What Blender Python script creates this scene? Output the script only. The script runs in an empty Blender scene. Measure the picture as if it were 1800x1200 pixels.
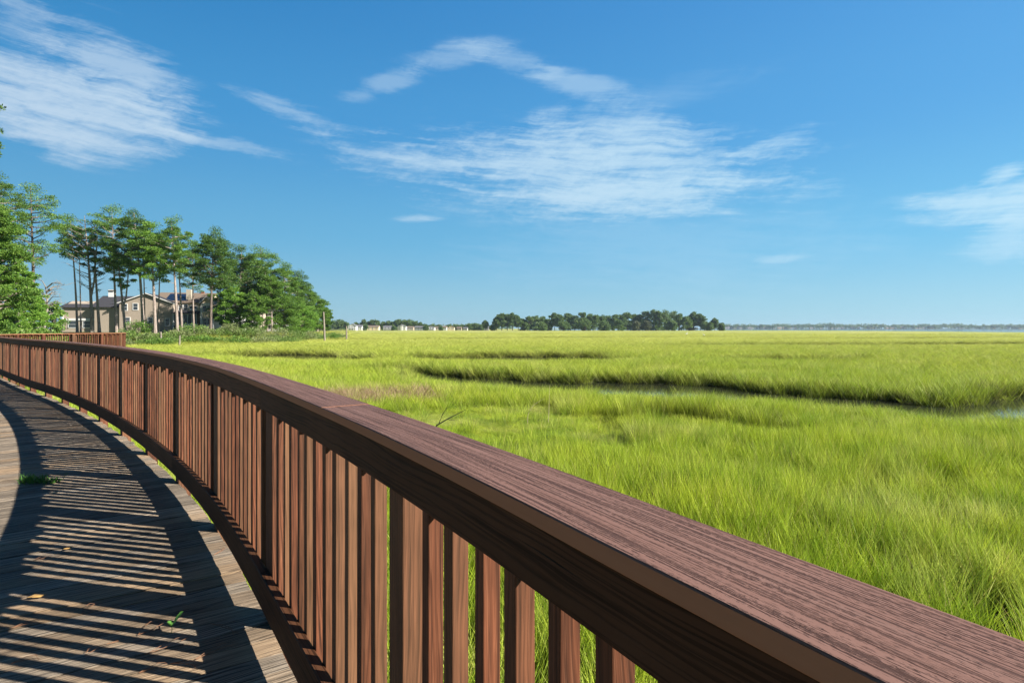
import bpy, bmesh, math, random
from mathutils import Vector, noise, Matrix
R = math.radians
rng = random.Random(7)
scene = bpy.context.scene
COL = scene.collection

# ------------------------------------------------------------------ camera
EYE = 1.40
cam_d = bpy.data.cameras.new('camera')
cam = bpy.data.objects.new('camera', cam_d); COL.objects.link(cam)
cam.location = (0, 0, EYE); cam.rotation_euler = (R(90), 0, 0)
cam_d.lens = 20.0; cam_d.sensor_width = 36.0; cam_d.sensor_fit = 'HORIZONTAL'
cam_d.shift_y = -23.0 / 1800
cam_d.clip_start = 0.02; cam_d.clip_end = 30000
scene.camera = cam

# ------------------------------------------------------------------ node helper
class NT:
    def __init__(s, tree): s.t = tree; s.n = tree.nodes; s.l = tree.links
    def new(s, typ, **kw):
        nd = s.n.new(typ)
        for k, v in kw.items(): setattr(nd, k, v)
        return nd
    def put(s, sock, v):
        if v is None: return
        if isinstance(v, bpy.types.NodeSocket): s.l.new(v, sock)
        else: sock.default_value = v
    def m(s, op, a, b=None, c=None, clamp=False):
        nd = s.new('ShaderNodeMath', operation=op, use_clamp=clamp)
        s.put(nd.inputs[0], a); s.put(nd.inputs[1], b); s.put(nd.inputs[2], c)
        return nd.outputs[0]
    def vec(s, x, y, z):
        nd = s.new('ShaderNodeCombineXYZ')
        s.put(nd.inputs[0], x); s.put(nd.inputs[1], y); s.put(nd.inputs[2], z)
        return nd.outputs[0]
    def sep(s, v):
        nd = s.new('ShaderNodeSeparateXYZ'); s.put(nd.inputs[0], v); return nd.outputs
    def vm(s, op, a, b):
        nd = s.new('ShaderNodeVectorMath', operation=op); s.put(nd.inputs[0], a)
        if op == 'SCALE': s.put(nd.inputs['Scale'], b)
        else: s.put(nd.inputs[1], b)
        return nd.outputs[0]
    def noise(s, v, scale=1.0, detail=2.0, rough=0.5, dist=0.0, col=False):
        nd = s.new('ShaderNodeTexNoise'); s.put(nd.inputs['Vector'], v)
        nd.inputs['Scale'].default_value = scale; nd.inputs['Detail'].default_value = detail
        nd.inputs['Roughness'].default_value = rough; nd.inputs['Distortion'].default_value = dist
        return nd.outputs['Color' if col else 'Fac']
    def map(s, v, a, b, c=0.0, d=1.0, smooth=False):
        nd = s.new('ShaderNodeMapRange'); nd.clamp = True
        if smooth: nd.interpolation_type = 'SMOOTHSTEP'
        s.put(nd.inputs[0], v)
        for i, q in enumerate((a, b, c, d)): s.put(nd.inputs[i + 1], q)
        return nd.outputs[0]
    def mix(s, f, a, b, mode='MIX'):
        nd = s.new('ShaderNodeMix', data_type='RGBA', blend_type=mode)
        s.put(nd.inputs[0], f)
        for sock, v in ((nd.inputs[6], a), (nd.inputs[7], b)):
            if isinstance(v, tuple) and len(v) == 3: v = v + (1,)
            s.put(sock, v)
        return nd.outputs[2]
    def attr(s, name, out='Fac'):
        nd = s.new('ShaderNodeAttribute'); nd.attribute_name = name; return nd.outputs[out]

# ------------------------------------------------------------------ world
SUN_EL = R(33.0); SUN_AZ = math.atan2(.973, -.231)      # azimuth clockwise from +Y
w = bpy.data.worlds.new('World'); scene.world = w; w.use_nodes = True
T = NT(w.node_tree); T.n.clear()
sky = T.new('ShaderNodeTexSky', sky_type='NISHITA', sun_disc=False)
sky.sun_elevation = SUN_EL; sky.sun_rotation = SUN_AZ
sky.altitude = 0; sky.air_density = 1.0; sky.dust_density = 0.2; sky.ozone_density = 2.5
tc = T.new('ShaderNodeTexCoord').outputs['Generated']
dx, dy, dz = T.sep(tc)
az = T.m('ARCTAN2', dx, dy)
el = T.m('ARCSINE', dz)
skyc = sky.outputs[0]
# clear-air gradient by elevation and by angle to the sun, blended with the physical sky
SK = 1 / (.050 * 2 ** 1.05)
def lin(r, g, b):
    return tuple((((q / 255) + .055) / 1.055) ** 2.4 for q in (r, g, b))
def sk(r, g, b): return tuple(q * SK for q in lin(r, g, b))
side = T.map(az, -.75, .75, 0, 1)
eln = T.m('MAXIMUM', el, 0.0)
hor = T.mix(side, sk(140, 190, 214), sk(166, 220, 242))
low = T.mix(side, sk(98, 172, 214), sk(120, 202, 246))
mid_ = T.mix(side, sk(62, 150, 210), sk(94, 176, 238))
top = T.mix(side, sk(34, 126, 192), sk(80, 160, 230))
zen = sk(8, 36, 88)
g_ = T.mix(T.map(eln, 0.0, .16, 0, 1, smooth=True), hor, low)
g_ = T.mix(T.map(eln, .12, .34, 0, 1, smooth=True), g_, mid_)
g_ = T.mix(T.map(eln, .30, .56, 0, 1, smooth=True), g_, top)
g_ = T.mix(T.map(eln, .52, .95, 0, 1, smooth=True), g_, zen)
skyc = T.mix(0.88, skyc, g_)
# sky colour dimmed beside and behind the camera, cutting fill on shaded faces
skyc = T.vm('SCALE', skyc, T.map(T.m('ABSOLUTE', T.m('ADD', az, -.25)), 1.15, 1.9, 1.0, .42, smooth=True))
# cirrus: each patch is an ellipse on the sky sphere, broken up by streaked noise
def ae(x, y):
    u = (x - 900) / 1000; v = (577 - y) / 1000
    return math.atan(u), math.atan(v / math.sqrt(1 + u * u))
def patch(x, y, rx, ry, rot=0, soft=0.55):
    a, e = ae(x, y); a2, _ = ae(x + rx, y); _, e2 = ae(x, y - ry)
    ra, re = abs(a2 - a), abs(e2 - e)
    c, s_ = math.cos(R(rot)), math.sin(R(rot))
    p = T.m('SUBTRACT', az, a); q = T.m('SUBTRACT', el, e)
    X = T.m('DIVIDE', T.m('ADD', T.m('MULTIPLY', p, c), T.m('MULTIPLY', q, s_)), ra)
    Y = T.m('DIVIDE', T.m('SUBTRACT', T.m('MULTIPLY', q, c), T.m('MULTIPLY', p, s_)), re)
    X = T.m('ADD', X, T.m('MULTIPLY', warp_a, 0.42)); Y = T.m('ADD', Y, T.m('MULTIPLY', warp_b, 0.42))
    d = T.m('SQRT', T.m('ADD', T.m('MULTIPLY', X, X), T.m('MULTIPLY', Y, Y)))
    return T.map(d, soft, 1.15, 1.0, 0.0, smooth=True)
wn = T.noise(tc, 6.0, 4.0, 0.6, col=True)
wr, wg, wb_ = T.sep(wn)
warp_a = T.m('MULTIPLY', T.m('SUBTRACT', wr, 0.5), 1.6); warp_b = T.m('MULTIPLY', T.m('SUBTRACT', wg, 0.5), 1.6)
# streak space: stretched along azimuth with a slight tilt
def streak(tilt, sx, sy, det=6, rough=0.62, off=0.0, dist=0.0):
    X = T.m('MULTIPLY', az, sx)
    Y = T.m('MULTIPLY', T.m('ADD', el, T.m('MULTIPLY', az, tilt)), sy)
    return T.noise(T.vec(T.m('ADD', X, T.m('MULTIPLY', warp_b, .8)), T.m('ADD', Y, T.m('MULTIPLY', warp_a, .7)), off), 1.0, det, rough, dist)
st1 = streak(0.05, 4.2, 34, det=8, rough=.68)
st2 = streak(0.09, 9, 80, det=8, rough=.66, off=3.1)
fine = streak(-0.3, 26, 55, det=8, rough=0.7, off=7.7)
tex = T.m('ADD', T.m('MULTIPLY', st1, 0.52), T.m('ADD', T.m('MULTIPLY', st2, 0.28), T.m('MULTIPLY', fine, 0.20)))
texn = T.map(tex, .35, .63, 0, 1)
def cloud(mask, amp, k=1.1, off=.30, w=1.0):
    v = T.m('SUBTRACT', T.m('ADD', mask, T.m('MULTIPLY', T.m('SUBTRACT', texn, .5), k)), off)
    c = T.map(v, 0.0, w, 0.0, 1.0, smooth=True)
    return T.m('MULTIPLY', T.m('MULTIPLY', c, amp), T.map(mask, 0.0, 0.35, 0.0, 1.0))
lst = []
lst.append(cloud(patch(110, 190, 290, 105, -2, .3), .88, 1.2, .10, 1.2))
lst.append(cloud(patch(215, 115, 190, 90, -22, .0), .62, 1.2, .2))
lst.append(cloud(patch(45, 20, 120, 90, -35, .0), .45, 1.2, .25))
lst.append(cloud(patch(1020, 305, 490, 112, -4, .2), .74, 1.35, .18, 1.2))
lst.append(cloud(patch(1060, 245, 230, 90, 0, .1), .55, 1.0, .2))
lst.append(cloud(patch(1150, 345, 400, 58, -3, .0), .6, 1.1, .2))
lst.append(cloud(patch(760, 290, 240, 70, -6, .0), .34, 1.3, .25))
lst.append(cloud(patch(1345, 262, 130, 34, 12, .0), .6, 1.2, .25))
lst.append(cloud(patch(690, 142, 120, 30, 22, .0), .34, 1.1, .14))
lst.append(cloud(patch(800, 98, 130, 36, 10, .0), .34, 1.1, .14))
lst.append(cloud(patch(900, 108, 130, 32, -12, .0), .34, 1.1, .14))
lst.append(cloud(patch(1000, 142, 130, 36, -14, .0), .42, 1.0, .14))
lst.append(cloud(patch(500, 195, 150, 34, -14, .0), .40, 1.5, .30))
lst.append(cloud(patch(430, 258, 170, 24, -4, .0), .36, 1.5, .30))
lst.append(cloud(patch(735, 384, 75, 13, 3, .0), .6, 1.0, .3))
lst.append(cloud(patch(1370, 454, 75, 14, 3, .0), .55, 1.0, .3))
lst.append(cloud(patch(1790, 355, 380, 62, -3, .0), .85, 1.0, .2))
lst.append(cloud(patch(1800, 405, 190, 75, 8, .0), .7, 1.0, .2))
lst.append(cloud(patch(1765, 305, 80, 26, 20, .0), .8, 1.0, .25))
lst.append(cloud(patch(1150, 430, 700, 160, 0, .0), .20, .8, .2))
lst.append(cloud(patch(1150, 180, 300, 60, 8, .0), .14, .8, .2))
cl = lst[0]
for k in lst[1:]:
    cl = T.m('SUBTRACT', T.m('ADD', cl, k), T.m('MULTIPLY', cl, k))
cloudc = T.mix(side, sk(196, 218, 238), sk(196, 232, 252))
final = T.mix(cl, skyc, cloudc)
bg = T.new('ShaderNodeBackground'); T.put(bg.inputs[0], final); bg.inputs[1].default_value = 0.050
wo = T.new('ShaderNodeOutputWorld'); T.l.new(bg.outputs[0], wo.inputs[0])

# ------------------------------------------------------------------ sun, exposure
sd = bpy.data.lights.new('sun', 'SUN'); sd.energy = 5.0; sd.angle = R(0.5); sd.color = (1.0, 0.93, 0.82)
so = bpy.data.objects.new('sun', sd); COL.objects.link(so)
tosun = Vector((math.sin(SUN_AZ) * math.cos(SUN_EL), math.cos(SUN_AZ) * math.cos(SUN_EL), math.sin(SUN_EL)))
so.rotation_euler = tosun.to_track_quat('Z', 'Y').to_euler(); so.location = tosun * 60
vs = scene.view_settings
vs.view_transform = 'Standard'; vs.look = 'None'; vs.exposure = 1.05; vs.gamma = 1.0
scene.cycles.max_bounces = 6; scene.cycles.transparent_max_bounces = 8
scene.cycles.volume_bounces = 0

# ------------------------------------------------------------------ object helpers
def tag(o, label=None, cat=None, group=None, kind=None):
    if label: o['label'] = label
    if cat: o['category'] = cat
    if group: o['group'] = group
    if kind: o['kind'] = kind
    return o
def empty(name, loc=(0, 0, 0), rz=0):
    o = bpy.data.objects.new(name, None); COL.objects.link(o)
    o.location = loc; o.rotation_euler = (0, 0, rz); o.empty_display_size = .2
    return o
class MB:
    """collects polygons with uv (metres along the grain, metres across) and a random number per piece"""
    def __init__(s): s.v = []; s.f = []; s.uv = []; s.r = []; s.cur = 0.0; s.mi = []; s.m = 0
    def poly(s, pts, uv=None):
        b = len(s.v); s.v.extend([tuple(p) for p in pts]); s.f.append(list(range(b, b + len(pts))))
        s.uv.extend(uv if uv else [(0, 0)] * len(pts)); s.r.append(s.cur); s.mi.append(s.m)
    def hexa(s, c, L=None, grain=None):
        """8 corners: bottom 0-3, top 4-7 (ccw from above); uv by face, grain = index pair axis 0/1/2"""
        c = [Vector(p) for p in c]
        faces = [(3, 2, 1, 0), (4, 5, 6, 7), (0, 1, 5, 4), (1, 2, 6, 5), (2, 3, 7, 6), (3, 0, 4, 7)]
        ax = [(c[1] - c[0]), (c[3] - c[0]), (c[4] - c[0])]
        g = grain if grain is not None else max(range(3), key=lambda i: ax[i].length)
        G = ax[g].normalized(); others = [ax[i].normalized() for i in range(3) if i != g]
        for k, f in enumerate(faces):
            uv = []
            for i in f:
                d = c[i] - c[0]
                uv.append((d.dot(G), d.dot(others[0]) + d.dot(others[1]) + 0.07 * k))
            s.poly([c[i] for i in f], uv)
    def box(s, cx, cy, cz, sx, sy, sz, grain=None, rz=0.0):
        ca, sa = math.cos(rz), math.sin(rz)
        pts = []
        for z in (-.5, .5):
            for x, y in ((-.5, -.5), (.5, -.5), (.5, .5), (-.5, .5)):
                X, Y = x * sx, y * sy
                pts.append((cx + X * ca - Y * sa, cy + X * sa + Y * ca, cz + z * sz))
        s.hexa(pts, grain=grain)
    def tube(s, path, radii, n=8, cap=True):
        rings = []; path = [Vector(p) for p in path]; L = 0
        for i, p in enumerate(path):
            a = path[max(i - 1, 0)]; b = path[min(i + 1, len(path) - 1)]
            t = (b - a).normalized() if (b - a).length > 1e-9 else Vector((0, 0, 1))
            up = Vector((0, 0, 1)) if abs(t.z) < .9 else Vector((1, 0, 0))
            u = t.cross(up).normalized(); v = t.cross(u)
            if i: L += (p - path[i - 1]).length
            rings.append(([p + (u * math.cos(2 * math.pi * k / n) + v * math.sin(2 * math.pi * k / n)) * radii[i] for k in range(n)], L))
        for (r0, l0), (r1, l1) in zip(rings, rings[1:]):
            for k in range(n):
                j = (k + 1) % n
                s.poly([r0[k], r0[j], r1[j], r1[k]], [(l0, k * .1), (l0, k * .1 + .1), (l1, k * .1 + .1), (l1, k * .1)])
        if cap: s.poly(rings[-1][0]); s.poly(list(reversed(rings[0][0])))
    def build(s, name, mats, parent=None, smooth=False, merge=False, bevel=0):
        me = bpy.data.meshes.new(name); me.from_pydata(s.v, [], s.f)
        ul = me.uv_layers.new(name='UVMap'); ul.data.foreach_set('uv', [q for p in s.uv for q in p])
        at = me.attributes.new('rnd', 'FLOAT', 'FACE'); at.data.foreach_set('value', s.r)
        if not isinstance(mats, (list, tuple)): mats = [mats]
        for m in mats: me.materials.append(m)
        if len(mats) > 1: me.polygons.foreach_set('material_index', s.mi)
        if merge or bevel:
            bm = bmesh.new(); bm.from_mesh(me); bmesh.ops.remove_doubles(bm, verts=bm.verts, dist=1e-5)
            if bevel:
                bmesh.ops.bevel(bm, geom=[e for e in bm.edges if len(e.link_faces) == 2 and e.calc_face_angle(0) > .7], offset=bevel, segments=2, affect='EDGES', profile=.5)
            bm.to_mesh(me); bm.free()
        if smooth: me.polygons.foreach_set('use_smooth', [True] * len(me.polygons))
        me.update()
        o = bpy.data.objects.new(name, me); COL.objects.link(o)
        if parent: o.parent = parent
        return o
def px(x, y, Y):          # the point that far away (Y metres ahead) seen at photo pixel x,y
    return Vector(((x - 900) * Y / 1000, Y, EYE - (y - 577) * Y / 1000))
def sstep(a, b, x):
    t = max(0, min(1, (x - a) / (b - a))); return t * t * (3 - 2 * t)

# ------------------------------------------------------------------ materials
def mat(name):
    m = bpy.data.materials.new(name); m.use_nodes = True
    t = NT(m.node_tree); t.n.clear(); return m, t
def out(t, sh, disp=None):
    o = t.new('ShaderNodeOutputMaterial'); t.l.new(sh, o.inputs[0])
def bsdf(t, col, rough=.6, bump=None, bs=.3, bd=.01, spec=.5, metal=0.0):
    b = t.new('ShaderNodeBsdfPrincipled'); 
    if isinstance(col, tuple) and len(col) == 3: col = col + (1,)
    t.put(b.inputs['Base Color'], col); t.put(b.inputs['Roughness'], rough)
    b.inputs['Specular IOR Level'].default_value = spec; b.inputs['Metallic'].default_value = metal
    if bump is not None:
        n = t.new('ShaderNodeBump'); n.inputs['Strength'].default_value = bs; n.inputs['Distance'].default_value = bd
        t.put(n.inputs['Height'], bump); t.l.new(n.outputs[0], b.inputs['Normal'])
    return b.outputs[0]
def wood_mat(name, cols, along=2.0, across=55.0, streak=.5, rough=.62, cracks=.5, bs=.5, bd=.002, spec=.3, knots=True, checks=0.0, ringk=.15):
    """cols: dark, mid, light, alternate tint"""
    m, t = mat(name)
    uv = t.new('ShaderNodeUVMap'); uv.uv_map = 'UVMap'
    rnd = t.attr('rnd'); u, v, _ = t.sep(uv.outputs[0])
    off = t.m('MULTIPLY', rnd, 37.0)
    base = t.vec(t.m('ADD', u, off), t.m('ADD', v, t.m('MULTIPLY', rnd, 11.0)), off)
    warp = t.noise(t.vm('MULTIPLY', base, (1.6, 9, 1)), 1.0, 2, .5)
    v2 = t.m('ADD', v, t.m('MULTIPLY', t.m('SUBTRACT', warp, .5), .05))
    if knots:
        vo = t.new('ShaderNodeTexVoronoi'); t.put(vo.inputs['Vector'], t.vm('MULTIPLY', base, (1.4, 7, 1))); vo.inputs['Scale'].default_value = 1.0
        kd = t.map(vo.outputs['Distance'], 0, .35, 1, 0, smooth=True)
        v2 = t.m('ADD', v2, t.m('MULTIPLY', kd, .02))
        kn = t.map(vo.outputs['Distance'], .03, .1, 1, 0, smooth=True)
    g = t.vec(t.m('MULTIPLY', t.m('ADD', u, off), along), t.m('MULTIPLY', v2, across), off)
    g1 = t.noise(g, 1.0, 3, .6)
    g2 = t.noise(t.vm('MULTIPLY', g, (3, 4.2, 1)), 1.0, 3, .65)
    ring = t.m('ABSOLUTE', t.m('SINE', t.m('ADD', t.m('MULTIPLY', v2, across * 4.5), t.m('MULTIPLY', g1, 5.0))))
    f = t.m('ADD', t.m('MULTIPLY', g1, .55), t.m('ADD', t.m('MULTIPLY', g2, .3), t.m('MULTIPLY', ring, ringk)))
    f = t.map(f, .36, .66, 0, 1)
    c = t.mix(f, cols[0], cols[1])
    c = t.mix(t.m('MULTIPLY', t.map(g2, .5, .75, 0, 1), streak), c, cols[2])
    r2 = t.m('FRACT', t.m('MULTIPLY', rnd, 7.31)); r3 = t.m('FRACT', t.m('MULTIPLY', rnd, 17.7))
    c = t.mix(t.map(r2, .45, 1, 0, .75), c, t.mix(f, tuple(q * .6 for q in cols[3]), cols[3]))
    c = t.mix(1.0, c, t.new('ShaderNodeCombineColor').outputs[0], 'MULTIPLY') if False else c
    br = t.m('ADD', .72, t.m('MULTIPLY', r3, .56))
    blot = t.noise(t.vm('MULTIPLY', base, (3, 6, 1)), 1.0, 3, .6)
    br = t.m('MULTIPLY', br, t.map(blot, .3, .7, .8, 1.18))
    c = t.vm('SCALE', c, br)
    cr = t.map(t.noise(t.vm('MULTIPLY', g, (.35, 1.3, 1)), 1.0, 4, .7), .655, .70, 0, 1)
    c = t.mix(t.m('MULTIPLY', cr, cracks), c, (.012, .008, .006))
    if checks:
        ck = t.map(t.noise(t.vec(t.m('MULTIPLY', t.m('ADD', u, off), 2.2), t.m('MULTIPLY', v2, 150), off), 1.0, 3, .6), .54, .60, 0, 1)
        c = t.mix(t.m('MULTIPLY', ck, checks), c, tuple(q * .35 for q in cols[0]))
    if knots: c = t.mix(t.m('MULTIPLY', kn, .7), c, (.02, .012, .009))
    h = t.m('SUBTRACT', t.m('ADD', t.m('MULTIPLY', g2, .5), t.m('MULTIPLY', f, .5)), t.m('MULTIPLY', cr, 1.2 * cracks))
    out(t, bsdf(t, c, rough, h, bs, bd, spec)); return m
M = {}
M['rail'] = wood_mat('stained_wood', [(.040, .016, .009), (.185, .064, .031), (.29, .120, .062), (.23, .125, .066)], cracks=.7)
M['rail_dark'] = wood_mat('stained_rail_wood', [(.018, .008, .004), (.090, .038, .019), (.15, .070, .038), (.11, .055, .03)], cracks=1.0, across=30, spec=.12, checks=.5, ringk=.5)
M['deck'] = wood_mat('weathered_deck_wood', [(.040, .030, .022), (.40, .325, .245), (.66, .565, .45), (.46, .31, .18)], along=1.1, across=75, cracks=1.0, checks=.75, rough=.8, bs=1.0, bd=.005, spec=.25)

# composite handrail cap: embossed grooves
def cap_mat():
    m, t = mat('composite_cap')
    uv = t.new('ShaderNodeUVMap'); uv.uv_map = 'UVMap'; u, v, _ = t.sep(uv.outputs[0]); rnd = t.attr('rnd')
    off = t.m('MULTIPLY', rnd, 23.0)
    uu = t.m('ADD', u, off)
    big = t.noise(t.vec(t.m('MULTIPLY', uu, 1.1), t.m('MULTIPLY', v, 7), off), 1.0, 1.5, .5)
    v2 = t.m('ADD', v, t.m('MULTIPLY', t.m('SUBTRACT', big, .5), .038))
    wob = t.noise(t.vec(t.m('MULTIPLY', uu, 26), t.m('MULTIPLY', v, 60), 3.0), 1.0, 2, .6)
    v3 = t.m('ADD', v2, t.m('MULTIPLY', t.m('SUBTRACT', wob, .5), .0022))
    line = t.noise(t.vec(t.m('MULTIPLY', uu, 2.6), t.m('MULTIPLY', v3, 420), off), 1.0, 2.5, .6)
    speck = t.noise(t.vec(t.m('MULTIPLY', uu, 110), t.m('MULTIPLY', v3, 300), 9.0), 1.0, 2.5, .65)
    gv = t.m('ADD', t.m('MULTIPLY', line, .72), t.m('MULTIPLY', speck, .30))
    groove = t.map(gv, .485, .57, 0, 1, smooth=True)
    smoothp = t.map(t.noise(t.vec(t.m('MULTIPLY', uu, 2.5), t.m('MULTIPLY', v, 30), 5.0), 1.0, 2, .5), .48, .70, 1, .55)
    groove = t.m('MULTIPLY', groove, smoothp)
    nz = t.sep(t.new('ShaderNodeNewGeometry').outputs['Normal'])[2]
    top = t.map(nz, .5, .8, 0, 1)
    groove = t.m('MULTIPLY', groove, top)
    tint = t.noise(t.vec(t.m('MULTIPLY', uu, .9), t.m('MULTIPLY', v, 30), 2.0), 1.0, 3, .6)
    ctop = t.mix(tint, (.19, .100, .078), (.26, .150, .122))
    # weathered paler streak
    ctop = t.mix(t.map(t.noise(t.vec(t.m('MULTIPLY', uu, .8), t.m('MULTIPLY', v3, 90), 12.0), 1.0, 3, .6), .58, .8, 0, .3), ctop, (.23, .18, .16))
    ctop = t.mix(t.m('MULTIPLY', groove, .85), ctop, (.052, .026, .020))
    cside = t.mix(t.noise(t.vec(t.m('MULTIPLY', uu, 3), t.m('MULTIPLY', v, 60), 2.0), 1.0, 3, .6), (.42, .19, .10), (.52, .25, .14))  # sides painted paler than the top, standing in for bounce off the deck
    c = t.mix(top, cside, ctop)
    h = t.m('SUBTRACT', t.m('MULTIPLY', speck, .12), groove)
    out(t, bsdf(t, c, .62, h, .9, .0016, .12)); return m
M['cap'] = cap_mat()

def leaf_mat(name, c0, c1, c2, trans=.35, scale=.35, rough=.5, zgrad=None, spec=.25, objrnd=False):
    m, t = mat(name)
    pos = t.new('ShaderNodeNewGeometry').outputs['Position']
    n = t.noise(pos, scale, 3, .6); r = t.attr('rnd')
    c = t.mix(t.map(n, .35, .65, 0, 1), c0, c1)
    c = t.mix(t.map(r, .3, 1, 0, .85), c, c2)
    b = t.new('ShaderNodeBsdfPrincipled'); t.put(b.inputs['Base Color'], c); b.inputs['Roughness'].default_value = rough
    b.inputs['Specular IOR Level'].default_value = spec
    tr = t.new('ShaderNodeBsdfTranslucent'); t.put(tr.inputs[0], t.vm('SCALE', c, 1.15))
    mx = t.new('ShaderNodeMixShader'); mx.inputs[0].default_value = trans
    t.l.new(b.outputs[0], mx.inputs[1]); t.l.new(tr.outputs[0], mx.inputs[2])
    out(t, mx.outputs[0]); return m
M['pine_dark'] = leaf_mat('pine_needles_dark', (.045, .11, .025), (.08, .165, .03), (.16, .27, .05), .28)
M['pine_mid'] = leaf_mat('pine_needles_mid', (.07, .17, .03), (.12, .24, .035), (.25, .38, .07), .3)
M['pine_light'] = leaf_mat('pine_needles_light', (.11, .26, .035), (.18, .35, .045), (.28, .43, .08), .28)
M['shrub'] = leaf_mat('shrub_leaves', (.11, .21, .04), (.17, .28, .055), (.27, .36, .11), .35)
M['shrub_dry'] = leaf_mat('shrub_leaves_pale', (.18, .25, .08), (.25, .30, .12), (.33, .36, .18), .35)
M['far_leaf'] = leaf_mat('far_leaves', (.09, .17, .06), (.14, .23, .07), (.23, .30, .11), .3, .05)
M['far_leaf_pale'] = leaf_mat('far_leaves_pale', (.12, .15, .08), (.17, .19, .10), (.24, .25, .16), .2, .06)
def plain(name, col, rough=.7, nscale=3.0, var=.2, bump=0.0, spec=.4):
    m, t = mat(name)
    pos = t.new('ShaderNodeNewGeometry').outputs['Position']
    n = t.noise(pos, nscale, 4, .6)
    c = t.mix(n, tuple(q * (1 - var) for q in col), tuple(min(1, q * (1 + var)) for q in col))
    out(t, bsdf(t, c, rough, n if bump else None, bump, .05, spec)); return m
def bark(name, c0, c1):
    m, t = mat(name)
    pos = t.new('ShaderNodeNewGeometry').outputs['Position']
    n = t.noise(t.vm('MULTIPLY', pos, (9, 9, 2.2)), 1.0, 4, .7)
    c = t.mix(t.map(n, .35, .65, 0, 1), c0, c1)
    out(t, bsdf(t, c, .85, n, .8, .04, .2)); return m
M['bark'] = bark('pine_bark', (.20, .155, .13), (.48, .40, .36))
M['bark_dark'] = bark('pine_bark_dark', (.09, .07, .06), (.26, .21, .18))
M['bark_dead'] = bark('dead_wood', (.17, .145, .12), (.38, .335, .29))
def siding(name, col, pitch=.2):
    m, t = mat(name)
    pos = t.new('ShaderNodeNewGeometry').outputs['Position']; z = t.sep(pos)[2]
    s = t.m('FRACT', t.m('DIVIDE', z, pitch)); n = t.noise(pos, 1.2, 4, .6)
    c = t.mix(n, tuple(q * .86 for q in col), tuple(min(1, q * 1.1) for q in col))
    out(t, bsdf(t, c, .7, s, .6, .03, .3)); return m
M['tan'] = siding('tan_siding', (.44, .37, .30)); M['cream'] = siding('cream_siding', (.78, .64, .46))
M['white_siding'] = siding('white_siding', (.68, .68, .68)); M['grey_siding'] = siding('grey_siding', (.34, .36, .39))
M['white'] = plain('white_trim', (.78, .78, .77), .5, 3, .06)
M['shingle'] = plain('dark_shingles', (.045, .045, .055), .9, 8, .4, .4); M['shingle_brown'] = plain('brown_shingles', (.20, .155, .12), .9, 8, .25, .4)
M['shingle_grey'] = plain('grey_shingles', (.16, .16, .18), .9, 6, .3)
M['brick'] = plain('chimney_stucco', (.48, .42, .33), .8); M['red_brick'] = plain('red_chimney', (.30, .12, .07), .9)
M['glass'] = plain('window_glass', (.045, .06, .075), .12, 1, .3, spec=.8)
M['solar'] = plain('solar_glass', (.012, .022, .05), .15, 1, .2, spec=.8)
M['bird'] = plain('white_feathers', (.80, .80, .78), .7, 8, .05); M['beak'] = plain('yellow_beak', (.6, .4, .08), .5); M['bleg'] = plain('black_leg', (.02, .02, .02), .6)

# ------------------------------------------------------------------ the walkway's curve
CP = [(2.05, -2.6), (1.50, -1.68), (.92, -.70), (.445, .097), (.2625, .403), (.126, .631), (-.039, .912), (-.251, 1.256), (-.52, 1.675), (-.779, 2.06),
      (-1.16, 2.62), (-1.58, 3.22), (-2.05, 3.86), (-2.62, 4.58), (-3.24, 5.32), (-4.2, 6.40), (-5.25, 7.52), (-6.46, 8.74), (-7.6, 9.83), (-8.7, 10.85),
      (-9.75, 11.78), (-10.8, 12.68), (-12.8, 14.5), (-14.9, 16.45), (-17.2, 18.6), (-19.2, 20.5), (-20.9, 22.5), (-21.9, 24.5), (-22.2, 26.5),
      (-21.9, 28.4), (-21.55, 30.2), (-21.9, 32.0), (-23.2, 33.5), (-25.5, 34.7), (-28.5, 36.0), (-32.0, 38.0)]
def catmull(pts, n=24):
    o = []; P = [Vector(p) for p in pts]
    for i in range(1, len(P) - 2):
        a, b, c, d = P[i - 1:i + 3]
        for k in range(n):
            t = k / n
            o.append(.5 * ((2 * b) + (c - a) * t + (2 * a - 5 * b + 4 * c - d) * t * t + (3 * b - a - 3 * c + d) * t ** 3))
    return o
RAW = catmull(CP)
for _ in range(60):       # relax the hand-measured points into one fair curve
    RAW = [RAW[0]] + [(RAW[i - 1] + RAW[i] * 2 + RAW[i + 1]) / 4 for i in range(1, len(RAW) - 1)] + [RAW[-1]]
ARC = [0.0]
for a, b in zip(RAW, RAW[1:]): ARC.append(ARC[-1] + (b - a).length)
LEN = ARC[-1]
import bisect
def at(s):
    s = max(0.0, min(LEN - 1e-4, s)); i = max(0, min(len(ARC) - 2, bisect.bisect_right(ARC, s) - 1))
    f = (s - ARC[i]) / (ARC[i + 1] - ARC[i])
    return RAW[i].lerp(RAW[i + 1], f)
def frame(s):
    p = at(s); t = (at(s + .08) - at(s - .08)).normalized(); return p, t, Vector((t.y, -t.x))
def pt(s, o, z):
    p, t, n = frame(s); q = p + n * o; return Vector((q.x, q.y, z))
def s_near(x, y):
    return min(range(len(RAW)), key=lambda i: (RAW[i].x - x) ** 2 + (RAW[i].y - y) ** 2)
S_POST = ARC[s_near(-1.19, 2.665)]        # post seen at photo x 462
CAP_T, CAP_B, CAPW = 1.15, 1.124, .156

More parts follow.
